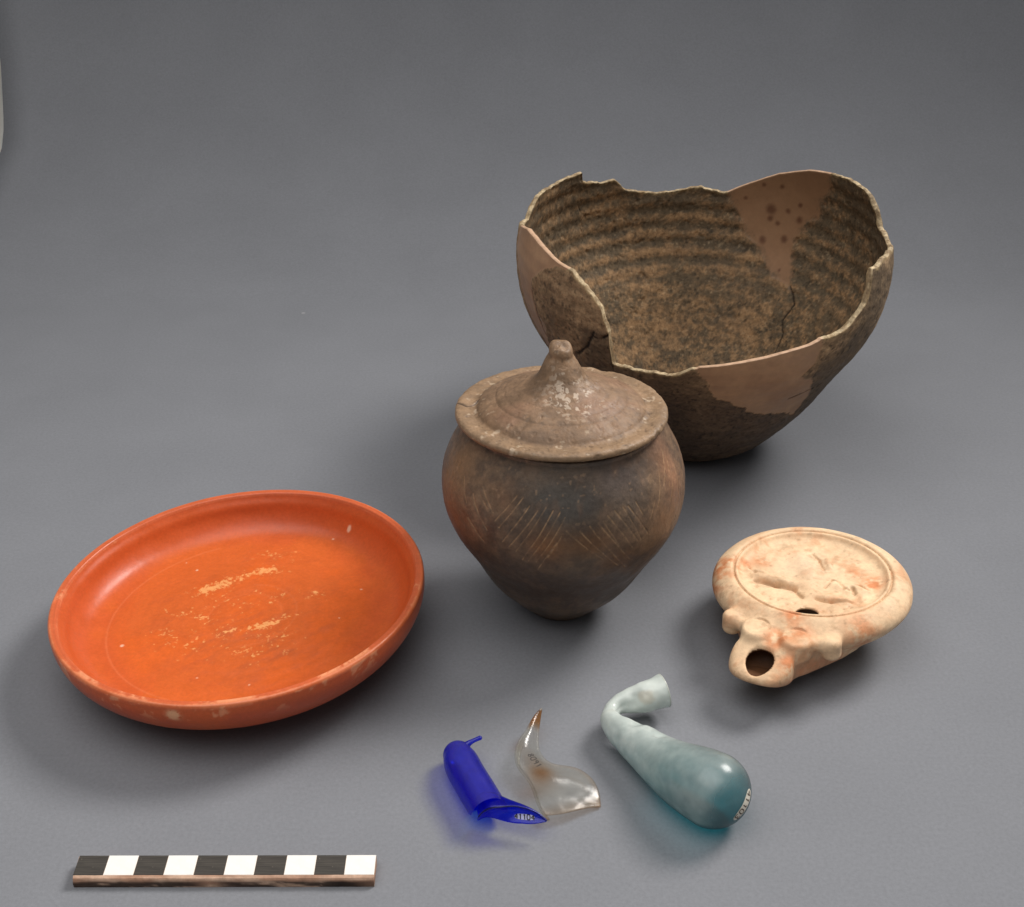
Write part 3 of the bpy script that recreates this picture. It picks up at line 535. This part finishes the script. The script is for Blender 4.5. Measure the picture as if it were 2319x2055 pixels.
    for (cx_, cy_, s, amt) in ((-.35, -2.2, .40, .8), (-1.3, -1.3, .35, .4), (-.55, 2.3, .45, .9), (-1.0, 1.4, .3, .5), (1.0, -3.5, .55, .8), (2.0, -3.3, .6, .6), (3.3, .3, .5, .6), (4.6, .1, .5, .6), (5.4, .95, .45, .8), (2.7, 3.0, .8, .5), (4.0, .9, .4, .4), (.3, -2.75, .3, .6)):
        g = np.exp(-((x-cx_)**2+(y-cy_)**2)/s**2)*(z > 1.3); col = mixc(col, C(212, 128, 78), np.clip(amt*1.5*g*sst(.3, .6, q2), 0, .85))
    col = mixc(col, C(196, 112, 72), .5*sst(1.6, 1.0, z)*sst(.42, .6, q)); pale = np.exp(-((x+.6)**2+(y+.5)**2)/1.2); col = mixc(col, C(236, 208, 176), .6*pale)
    gro = np.zeros(K)
    for a, b, s, h_ in grooves: gro = np.maximum(gro, abs(h_)*6*np.exp(-(segd(p2, a, b)/(s*1.05))**2))
    for a, b in dots: gro = np.maximum(gro, .45*np.exp(-((xs-a)**2+(ys-b)**2)/.006))
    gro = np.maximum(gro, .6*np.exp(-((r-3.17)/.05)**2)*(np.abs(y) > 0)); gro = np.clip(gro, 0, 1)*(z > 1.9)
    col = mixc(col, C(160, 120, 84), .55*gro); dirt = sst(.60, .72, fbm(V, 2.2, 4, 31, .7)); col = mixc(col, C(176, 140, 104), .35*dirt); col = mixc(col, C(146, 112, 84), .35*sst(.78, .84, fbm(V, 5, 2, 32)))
    ins_ = (np.hypot(x-5.5, y+.22) < .60) & (z < 2.05-.46*(x-4.75)) & (z > .6) | (np.linalg.norm((V-np.array([5.2, -.15, 1.42]))/np.array([.88, .88, .56]), axis=1) < 1) | ((z < 1.95) & (z > .6) & (r < 2.9) & (np.linalg.norm((V-np.array([2.2, .5, 1.35]))/np.array([1.33, 1.38, .78]), axis=1) < 1)); col = np.where(ins_[:, None], C(92, 60, 38)[None], col); slm = (np.abs(x-2.54) < .46) & (np.abs(y-.62) < .48) & (z < 2.31); col = np.where(slm[:, None], C(60, 42, 30)[None], col)  # wick hole and slot interiors coloured dark, painting in their shade
    Fm = tilt_frame(-.042, .041)
    L3 = np.stack([np.array([*e, 0]), np.array([*l, 0]), [0, 0, 1]])
    # map local -> world, mirrored handedness fixed by flipping faces
    Wv = (V-[0, 0, 2.65])@L3; Wv = Wv@Fm+c; lift = max(0, .02-Wv[:, 2].min()); Wv[:, 2] += lift
    F = F[:, ::-1]
    cen = V[F].mean(1); rc = np.hypot(cen[:, 0], cen[:, 1]); ay = np.abs(cen[:, 1])
    vol = ((np.hypot(cen[:, 0]-4.28, ay-.80) < .64) | (np.hypot(cen[:, 0]-3.72, ay-2.04) < .5) | (segd(np.c_[cen[:, 0], ay], (4.2, .9), (3.8, 1.95)) < .32)) & (cen[:, 2] > 1.6) & (rc > 3.55)
    lab = np.where(vol, np.where(cen[:, 1] > 0, 3, 4), np.where((cen[:, 0] > 4.3) & (ay < 2), 2, np.where((rc < 3.17) & (cen[:, 2] > 2.1), 1, 0)))
    root = empty('oil_lamp', (c[0], c[1], 0), 'pale buff clay oil lamp with orange stains, relief disc and round nozzle', 'oil lamp')
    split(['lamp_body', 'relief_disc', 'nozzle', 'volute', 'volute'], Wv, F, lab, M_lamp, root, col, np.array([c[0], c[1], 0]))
oil_lamp()

# ------------------------------------------------------------------ swept tubes and glass
def sweep(ctl, n, nc, flat=1., cap0=False, cap1=False, capn=16):
    P = catmull(ctl, n); c = P[:, :3]; r = P[:, 3]; t = np.gradient(c, axis=0); t /= np.linalg.norm(t, axis=1)[:, None]
    a = np.linspace(0, 2*math.pi, nc, endpoint=False); rows = []
    up = np.array([0, 0, 1.]); side = np.cross(up, t); side /= np.linalg.norm(side, axis=1)[:, None]; upv = np.cross(t, side)
    S_ = [];
    def ring(cc, sd, uv, rr): return cc+rr*(np.cos(a)[:, None]*sd+flat*np.sin(a)[:, None]*uv)
    if cap0:
        for k in range(capn): ph = math.pi/2*(k/capn); rows.append(ring(c[0]-t[0]*r[0]*math.cos(ph), side[0], upv[0], max(r[0]*math.sin(ph), .001))); S_.append(0)
    for i in range(n): rows.append(ring(c[i], side[i], upv[i], r[i])); S_.append(i/(n-1))
    if cap1:
        for k in range(1, capn+1): ph = math.pi/2*(k/capn); rows.append(ring(c[-1]+t[-1]*r[-1]*math.sin(ph), side[-1], upv[-1], max(r[-1]*math.cos(ph), .001))); S_.append(1)
    return np.vstack(rows), len(rows), np.repeat(S_, nc), np.tile(a, len(rows))
DIG = {'0': [[(.1, 0), (.5, 0), (.6, .3), (.6, .7), (.5, 1), (.1, 1), (0, .7), (0, .3), (.1, 0)]], '1': [[(.15, .75), (.35, 1), (.35, 0)]], '3': [[(0, .95), (.4, 1), (.55, .75), (.25, .52), (.6, .3), (.4, 0), (0, .08)]], '4': [[(.5, 0), (.5, 1), (0, .35), (.65, .35)]],
    '8': [[(.3, .5), (.05, .75), (.3, 1), (.55, .75), (.3, .5), (0, .25), (.3, 0), (.6, .25), (.3, .5)]], '9': [[(.55, .65), (.2, .5), (.05, .75), (.3, 1), (.55, .8), (.5, 0)]], '2': [[(0, .8), (.3, 1), (.55, .75), (0, 0), (.6, 0)]]}
def write(text, parent, bvh, origin, right, up, inward, height, mat, name, w_=.12, plate=None, off=.012, pad=.25):
    """small painted characters laid on a curved surface: every point is dropped onto it"""
    right, up, inward = (np.array(v, float)/np.linalg.norm(v) for v in (right, up, inward)); origin = np.array(origin, float)
    tot = len(text)*.85-.2
    def drop(u, v, o_):
        p = origin+right*(u*height)+up*(v*height)-inward*1.5
        hit = bvh.ray_cast(Vector(p*S), Vector(inward))
        if hit[0] is None: return None
        nn = hit[1] if hit[1].dot(Vector(inward)) < 0 else -hit[1]
        return np.array(hit[0]+nn*(o_*S))/S
    loc = np.array(parent.location)/S
    if plate is not None:
        nu, nv = 40, 10; G = [[None]*nu for _ in range(nv)]; Vs = []; ok = {}
        for j in range(nv):
            for i in range(nu):
                s = (i/(nu-1)*2-1); hh = math.sqrt(max(0, 1-abs(s)**4))*(.5+pad); u = s*(tot/2+pad); v = (j/(nv-1)*2-1)*max(hh, .02)
                p = drop(u, v, off*.8)
                if p is not None: ok[(j, i)] = len(Vs); Vs.append(p)
        Fs = [(ok[(j, i)], ok[(j, i+1)], ok[(j+1, i+1)], ok[(j+1, i)]) for j in range(nv-1) for i in range(nu-1) if all(k in ok for k in ((j, i), (j, i+1), (j+1, i+1), (j+1, i)))]
        if Fs: mesh('label_patch', np.array(Vs)-loc, Fs, plate, parent)
    Vs = []; Fs = []
    for ci, ch in enumerate(text):
        for st in DIG.get(ch, []):
            pts = []
            for (x0, y0), (x1, y1) in zip(st[:-1], st[1:]):
                for t in np.linspace(0, 1, 4)[:-1]: pts.append((x0+(x1-x0)*t, y0+(y1-y0)*t))
            pts.append(st[-1]); pts = np.array(pts); d = np.gradient(pts, axis=0); d /= np.linalg.norm(d, axis=1)[:, None]+1e-9; nrm = np.c_[-d[:, 1], d[:, 0]]*w_/2; prev = None
            for p, n_ in zip(pts, nrm):
                a = drop(ci*.85-tot/2+p[0]+n_[0], p[1]-.5+n_[1], off); b = drop(ci*.85-tot/2+p[0]-n_[0], p[1]-.5-n_[1], off)
                if a is None or b is None: prev = None; continue
                k = len(Vs); Vs += [a, b]
                if prev is not None: Fs.append((prev, prev+1, k+1, k))
                prev = k
    if Fs: mesh(name, np.array(Vs)-loc, Fs, mat, parent)
def bvh_of(V, F): return BVHTree.FromPolygons([tuple(v*S) for v in V], [tuple(int(i) for i in f) for f in F])

def flask():
    ctl = [(5.78, 39.90, 1.20, .64), (5.60, 39.84, 1.18, .60), (5.14, 39.70, 1.12, .585), (4.62, 39.55, 1.04, .54), (4.15, 39.42, .98, .44), (3.86, 39.14, .94, .37), (3.76, 38.70, .92, .41), (3.92, 38.15, .90, .53), (4.33, 37.66, .88, .645), (4.84, 37.05, .90, .79), (5.44, 36.25, .98, .96), (6.03, 35.48, 1.13, 1.15), (6.60, 34.88, 1.27, 1.28), (6.98, 34.50, 1.34, 1.33)]
    n, nc = 230, 150
    P, nr, s, a = sweep(ctl, n, nc, 1., False, True, 50)
    # pinched fold on the inside of the bend, dents down the neck
    for (x, y, z, R, d) in ((4.35, 38.85, 1.15, .45, .20), (4.55, 37.75, 1.35, .30, .10), (5.3, 36.9, 1.8, .28, .07), (4.6, 39.35, 1.4, .3, .10)):
        g = np.exp(-((P-[x, y, z])**2).sum(1)/R**2); c0 = P.reshape(nr, nc, 3).mean(1).repeat(nc, 0); P = P-(P-c0)*(g*d/.4)[:, None]
    ridge = np.exp(-((s-.335)/.018)**2)*np.exp(-((np.sin(a)-.3)/.7)**2); c0 = P.reshape(nr, nc, 3).mean(1).repeat(nc, 0)
    rd = (P-c0); rd /= np.linalg.norm(rd, axis=1)[:, None]+1e-9
    und = .20*(fbm(P, 1.1, 3, 4)-.5)*sst(.72, .5, s)+.035*(fbm(P, .5, 2, 6)-.5)
    P = P+rd*(und+.05*ridge)[:, None]; P[:, 2] = np.maximum(P[:, 2], .02)
    F = gridfaces(nr, nc)
    q = fbm(P, .8, 4, 7); q2 = fbm(P, 3, 4, 8); hgt = P[:, 2]/2.6
    film = np.clip(1.02-.45*sst(.45, .9, s+.22*(q-.5)), 0, 1); endf = sst(.86, 1.0, s)*.25+((s >= .999)*.25)
    # bare clear glass round the bulb's end and low on its side
    bare = sst(1.0, .45, P[:, 2])*sst(.6, .85, s); cy = P[:, 0]*.68-P[:, 1]*.73; ax = (P[:, :2]-[6.98, 34.5])@np.array([.70, -.71]); lat = (P[:, :2]-[6.98, 34.5])@np.array([.71, .70])
    capm = np.clip(.8*sst(.25, 1.0, ax)+.8*sst(.7, 1.2, lat)*sst(.7, .85, s), 0, 1)
    film = film*(1-.9*bare)*(1-.85*capm)*(1.0-.26*sst(.25, .5, s)*sst(.72, .30, .6*q2+.4*q))*(1-.20*sst(.7, .9, s))
    stain = .28*sst(.55, .7, fbm(P, 1.4, 3, 9))*sst(.45, .1, s)
    col = np.c_[np.clip(film, .04, .98), stain, 0*film]
    root = empty('glass_flask', (5.5, 37, 0), 'blue green glass flask with bent cloudy neck and bulbous end lying on its side', 'flask')
    loc = np.array([5.5, 37, 0]); o = mesh('flask_body', P-loc, F, M_teal, root, col)
    # rim lip at the open mouth
    r0 = P[:nc]; cc = r0.mean(0); inn = cc+(r0-cc)*.86; t = np.array(ctl[0][:3])-np.array(ctl[1][:3]); t /= np.linalg.norm(t)
    rows = [r0, r0+t*.05+(r0-cc)*.02, cc+(r0-cc)*.93+t*.07, inn+t*.03, inn-t*.5]; V = np.vstack(rows); mesh('mouth_rim', V-loc, gridfaces(5, nc)[:, ::-1], M_teal, root, np.tile([.85, .15, 0], (len(V), 1)))
    bv = bvh_of(P, F)
    ctr = np.array([6.98, 34.50, 1.34]); d = np.array([.86, -.80, .12]); d /= np.linalg.norm(d)
    rt = np.array([-.62, -.48, -.62]); rt -= d*(rt@d); rt /= np.linalg.norm(rt); upv = np.cross(d, rt); upv = upv if upv@np.array([.8, .3, .1]) > 0 else -upv
    write('41103', root, bv, ctr+d*1.0, rt, upv, -d, .26, M_brownink, 'inventory_number', .16, M_white)
flask()

def blue_fragment():
    loc = np.array([-1.3, 35.5, 0])
    n, nc = 120, 90
    # closed, rounded neck that opens towards the front
    ctl = [(-1.98, 36.98, .62, .55), (-1.86, 36.60, .66, .64), (-1.68, 36.1, .67, .665), (-1.44, 35.55, .67, .665), (-1.16, 34.95, .67, .665), (-.92, 34.4, .68, .665), (-.78, 34.02, .70, .67)]
    P, nr, s, a = sweep(ctl, n, nc, .97, True, False, 24)
    # open end cut obliquely: the underside stops earlier than the top
    Pg = P.reshape(nr, nc, 3); und = .05*(fbm(P, .9, 3, 3)-.5); c0 = Pg.mean(1).repeat(nc, 0); P = P+(P-c0)*und[:, None]; P[:, 2] = np.maximum(P[:, 2], .015)
    F = gridfaces(nr, nc); cen = P[F].mean(1); fa = a[F[:, 0]]; cut = 1.0-.30*np.clip(-np.sin(fa+.25), 0, 1); keep = s[F[:, 0]] <= cut+.03*(fbm(cen, 4, 2, 5)-.5); F = F[keep]
    q = fbm(P, 1.2, 4, 6); strk = fbm(np.c_[P[:, 0]*3+P[:, 1]*.9, P[:, 1]*.3-P[:, 0]*.5, P[:, 2]*3], 1.2, 3, 8)
    film = np.clip(.30+1.6*(q*.5+strk*.5-.45)+1.1*np.exp(-((np.sin(a-1.75)*2.2)**2))*(np.sin(a) > 0), .05, 1)*sst(-.6, .3, np.sin(a)); brown = .3*sst(.66, .76, fbm(P, 2.4, 3, 9)); col = np.c_[film, brown*.4, 0*film]  # weathering streaks, plus a highlight painted as a band along the top
    root = empty('blue_glass_fragment', loc, 'deep blue glass fragment with rounded neck, thin spur and flared broken lip', 'glass fragment')
    mesh('neck', P-loc, F, M_blue, root, col)
    # flared lip: sheet from the neck's edge out to the tip on the right
    E1 = catmull([(-1.16, 33.95, .62, 0), (-.98, 33.86, .95, 0), (-.70, 33.82, 1.16, 0), (-.34, 33.80, 1.23, 0), (.08, 33.86, 1.2, 0), (.44, 33.83, 1.13, 0), (.80, 33.76, 1.02, 0), (1.19, 33.56, .80, 0)], 90)[:, :3]
    E2 = catmull([(-1.20, 34.10, .30, 0), (-.95, 34.12, .42, 0), (-.62, 34.02, .48, 0), (-.30, 33.84, .52, 0), (.0, 33.70, .57, 0), (.38, 33.60, .63, 0), (.76, 33.53, .70, 0), (1.17, 33.54, .79, 0)], 90)[:, :3]
    B1 = catmull([(-1.25, 34.6, .75, 0), (-1.0, 34.6, 1.1, 0), (-.72, 34.5, 1.2, 0), (-.42, 34.45, 1.1, 0), (-.1, 34.25, 1.1, 0), (.3, 34.05, 1.1, 0), (.75, 33.85, 1.0, 0), (1.19, 33.57, .80, 0)], 90)[:, :3]
    rows = []
    for t in np.linspace(0, 1, 10): rows.append(B1*(1-t)+E1*t+np.array([0, 0, .02])*math.sin(math.pi*t))
    for t in np.linspace(0, 1, 26)[1:]:
        m_ = E1*(1-t)+E2*t; m_[:, 1] += .22*np.sin(math.pi*t)*np.sin(np.linspace(0, 1, 90)*math.pi); rows.append(m_)
    V = np.vstack(rows); V[:, 2] += .02*(fbm(V, 3, 2, 4)-.5); Fl = gridfaces(len(rows), 90, False)
    cl = np.c_[np.clip(.12+.5*(fbm(V, 1.3, 3, 5)-.4), .03, .4), 0*V[:, 0], 0*V[:, 0]]
    lip = mesh('flared_lip', V-loc, Fl, M_blue, root, cl); md = lip.modifiers.new('thickness', 'SOLIDIFY'); md.thickness = .0006; md.offset = 0
    # spur
    Ps, nrs, _, _ = sweep([(-1.72, 37.15, .86, .17), (-1.6, 37.2, .98, .12), (-1.45, 37.27, 1.04, .085), (-1.3, 37.34, 1.07, .08), (-1.18, 37.40, 1.08, .085)], 30, 20, 1, False, True, 6)
    mesh('spur', Ps-loc, gridfaces(nrs, 20), M_blue, root, np.tile([.6, 0, 0], (len(Ps), 1)))
    # dark broken edge along the lip
    Pe, nre, _, _ = sweep([(*p, .022) for p in E1[::8]], 60, 8, 1, True, True, 2)
    mesh('broken_edge', Pe-loc, gridfaces(nre, 8), plain('dark_blue_edge', C(16, 18, 60), .3, .1, 300, .05, .6), root)
    bv = bvh_of(V, Fl)
    write('41104', root, bv, (.44, 33.62, .86), (1, -.06, .03), (0, .55, .83), (0, .83, -.45), .17, M_ink, 'inventory_number', .2, plain('thin_white_paint', C(190, 192, 215), .6, .1), off=.040, pad=.05)
blue_fragment()

def clear_fragment():
    loc = np.array([1.5, 36.5, 0])
    L = [(1.11, 39.18, .95), (.8, 38.65, .9), (.54, 38.08, .85), (.29, 37.62, .8), (.14, 37.07, .75), (.2, 36.53, .7), (.46, 36.1, .65), (.69, 35.62, .6), (.82, 35.16, .55), (.95, 34.7, .5), (1.18, 34.34, .4)]
    Rr = [(1.14, 39.18, .95), (1.05, 38.72, .75), (.99, 38.15, .6), (.97, 37.75, .5), (1.05, 37.3, .4), (1.4, 36.85, .35), (1.99, 36.73, .3), (2.51, 36.57, .25), (2.9, 36.13, .2), (3.11, 35.47, .15), (3.14, 34.69, .1)]
    nu, nv = 120, 60
    def par(P): P = np.array(P); t = np.arange(len(P)); u = np.linspace(0, len(P)-1, nu); return np.stack([spline(t, P[:, k], u) for k in range(3)], 1)
    A, B = par(L), par(Rr); u = np.linspace(0, 1, nu)
    ar = .19*sst(.0, .35, u)*(1-.35*sst(.5, 1, u))
    # from the ground on the left, up over the fold, down to the right
    Lg = A.copy(); Lg[:, 2] -= .42*sst(.05, .5, u); Lg[:, 0] += .14*sst(0, .4, u)
    rows = []
    for t in np.linspace(0, 1, nv):
        if t < .22: k = t/.22; m_ = Lg*(1-k)+A*k; m_[:, 0] -= .06*np.sin(math.pi*k)*np.minimum(1, u*3)
        else: k = (t-.22)/.78; m_ = A*(1-k)+B*k; m_[:, 2] += ar*math.sin(math.pi*k)*(1-k*.5)
        rows.append(m_)
    V = np.vstack(rows); U = np.tile(u, nv); T = np.repeat(np.linspace(0, 1, nv), nu)
    V[:, 2] += .10*(fbm(V, .8, 3, 4)-.5)*sst(0, .3, U)+.05*np.exp(-((U-.58-.25*T)/.07)**2)*sst(.25, .5, T); V[:, 1] += sst(.85, 1, U)*(-.20*np.sin(T*math.pi*1.4)+.05); V[:, 2] = np.maximum(V[:, 2], .03)
    F = gridfaces(nv, nu, False)
    q = fbm(V, 1.2, 4, 5); film = np.clip(.35+.9*(q-.4), .08, 1)
    stain = .9*sst(.20, .10, U)*sst(0, .03, U)+.65*np.exp(-((U-.66)/.08)**2-((T-.42)/.16)**2)+.25*np.exp(-((U-.52)/.1)**2-((T-.6)/.25)**2)+.25*sst(.9, 1, U)+.2*sst(.92, 1, T)*sst(.4, .6, U)
    col = np.c_[np.clip(film+.5*sst(.16, .1, U)+.35*sst(.93, 1, T)+.35*sst(.95, 1, U), 0, 1), np.clip(stain, 0, 1), 0*film]
    root = empty('clear_glass_fragment', loc, 'colourless claw shaped glass fragment with orange tip between blue fragment and flask', 'glass fragment')
    o = mesh('curved_shard', V-loc, F, M_clear, root, col); md = o.modifiers.new('thickness', 'SOLIDIFY'); md.thickness = .0007; md.offset = 0
    bv = bvh_of(V, F)
    write('8091', root, bv, (.82, 36.55, .9), (.5, -.85, -.1), (.8, .5, .2), (0, .3, -1), .22, M_ink, 'inventory_number', .13, off=.037)
clear_fragment()

# ------------------------------------------------------------------ scale bar
def scale_bar():
    o3 = np.array([-14.58, 31.37, 0]); ang = math.radians(.15); Lr, Wd, Ht = 10.0, 1.0, .42
    root = empty('scale_bar', o3, 'wooden scale bar with alternating black and white squares at the bottom left', 'scale bar'); root.rotation_euler = (0, 0, ang)
    # wooden strip with worn, slightly rounded long edge
    nx = 160; prof = [(0, 0), (0, .08), (0, .16), (0, .22), (0, .27), (.01, .32), (.04, .375), (.12, Ht), (.5, Ht), (Wd-.04, Ht), (Wd, Ht-.04), (Wd, 0)]; prof = np.array(prof); V = []
    for i, x in enumerate(np.linspace(0, Lr, nx)):
        for (y, z) in prof: V.append((x, y, z))
    m_ = len(prof); V = np.array(V); fr = sst(.2, 0, V[:, 1]); V[:, 1] += .05*(fbm(V, 2.2, 3, 1)-.5)*fr*(V[:, 2] > .05); V[:, 2] += .03*(fbm(V, 1.7, 3, 2)-.5)*fr*(V[:, 2] > .2)
    V[:, 0] += np.where(V[:, 0] < .01, .05*(fbm(V, 3, 2, 3)-.5), 0)
    Vc = np.repeat([[0, .5, .2], [Lr, .5, .2]], 1, axis=0); F = gridfaces(nx, m_, False)[:, ::-1]
    caps = [(0, 1, 2, m_-1), (2, 3, 4, m_-1), (4, 5, 6, m_-1), (6, 7, 8, m_-1), (8, 9, 10, m_-1)]; F = np.vstack([F, caps, [[c_+(nx-1)*m_ for c_ in f[::-1]] for f in caps]])
    q = fbm(V*np.array([.5, 3, 3]), 2, 4, 5); K = len(V); col = mixc(np.tile(C(204, 170, 146), (K, 1)), C(176, 136, 112), sst(.35, .6, q))
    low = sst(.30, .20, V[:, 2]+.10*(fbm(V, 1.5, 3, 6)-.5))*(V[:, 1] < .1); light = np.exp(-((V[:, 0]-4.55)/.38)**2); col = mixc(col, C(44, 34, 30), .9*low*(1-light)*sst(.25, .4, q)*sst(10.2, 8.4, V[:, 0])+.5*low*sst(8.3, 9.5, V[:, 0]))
    mw = ceramic('painted_wood', .6, .2, 500, .3, .2)
    # denser side so that the dark band shows
    b = mesh('wooden_strip', V, F, mw, root, col)
    for p in b.data.polygons: p.use_smooth = False
    mk, nt, out = material('worn_black_paint'); g = noise_node(nt, 500, 5, .7); tc = N(nt, 'TexCoord'); mp = N(nt, 'Mapping'); mp.inputs['Scale'].default_value = (60, 1600, 1); nt.links.new(tc.outputs['Object'], mp.inputs[0]); g2 = noise_node(nt, 1, 4, .6, mp.outputs[0])
    cc = vmix(nt, ramp(nt, g2, [(.35, 0), (.75, 1)]), tuple(C(44, 41, 38)), tuple(C(82, 77, 70))); v = nt.nodes.new('ShaderNodeTexVoronoi'); v.inputs['Scale'].default_value = 330; nt.links.new(tc.outputs['Object'], v.inputs['Vector'])
    cc = vmix(nt, ramp(nt, v.outputs['Distance'], [(.06, .8), (.10, 0)]), cc, tuple(C(128, 118, 108))); p = N(nt, 'BsdfPrincipled', Roughness=.5); nt.links.new(cc, p.inputs['Base Color']); nt.links.new(p.outputs[0], out.inputs[0])
    mwh = plain('white_paint', C(238, 236, 230), .45, .07, 260, .08)
    def sq(name, mat):
        x0, x1, y0, y1, z0, z1 = .0, 1.0, .0, Wd-.13-.01, 0, .016; e_ = .012
        V = np.array([(x0, y0, z0), (x1, y0, z0), (x1, y1, z0), (x0, y1, z0), (x0+e_, y0+e_, z1), (x1-e_, y0+e_, z1), (x1-e_, y1-e_, z1), (x0+e_, y1-e_, z1)]); F = [(0, 1, 5, 4), (1, 2, 6, 5), (2, 3, 7, 6), (3, 0, 4, 7), (4, 5, 6, 7)]
        o = mesh(name, V, F, mat, root)
        for p_ in o.data.polygons: p_.use_smooth = False
        return o
    first = {}
    for i in range(10):
        nm, mt = (('black_square', mk), ('white_square', mwh))[i % 2]
        if nm not in first: o = first[nm] = sq(nm, mt)
        else: o = first[nm].copy(); sc.collection.objects.link(o); o.parent = root
        o.location = Vector((i*1.0, .13, Ht-.004))*S
scale_bar()
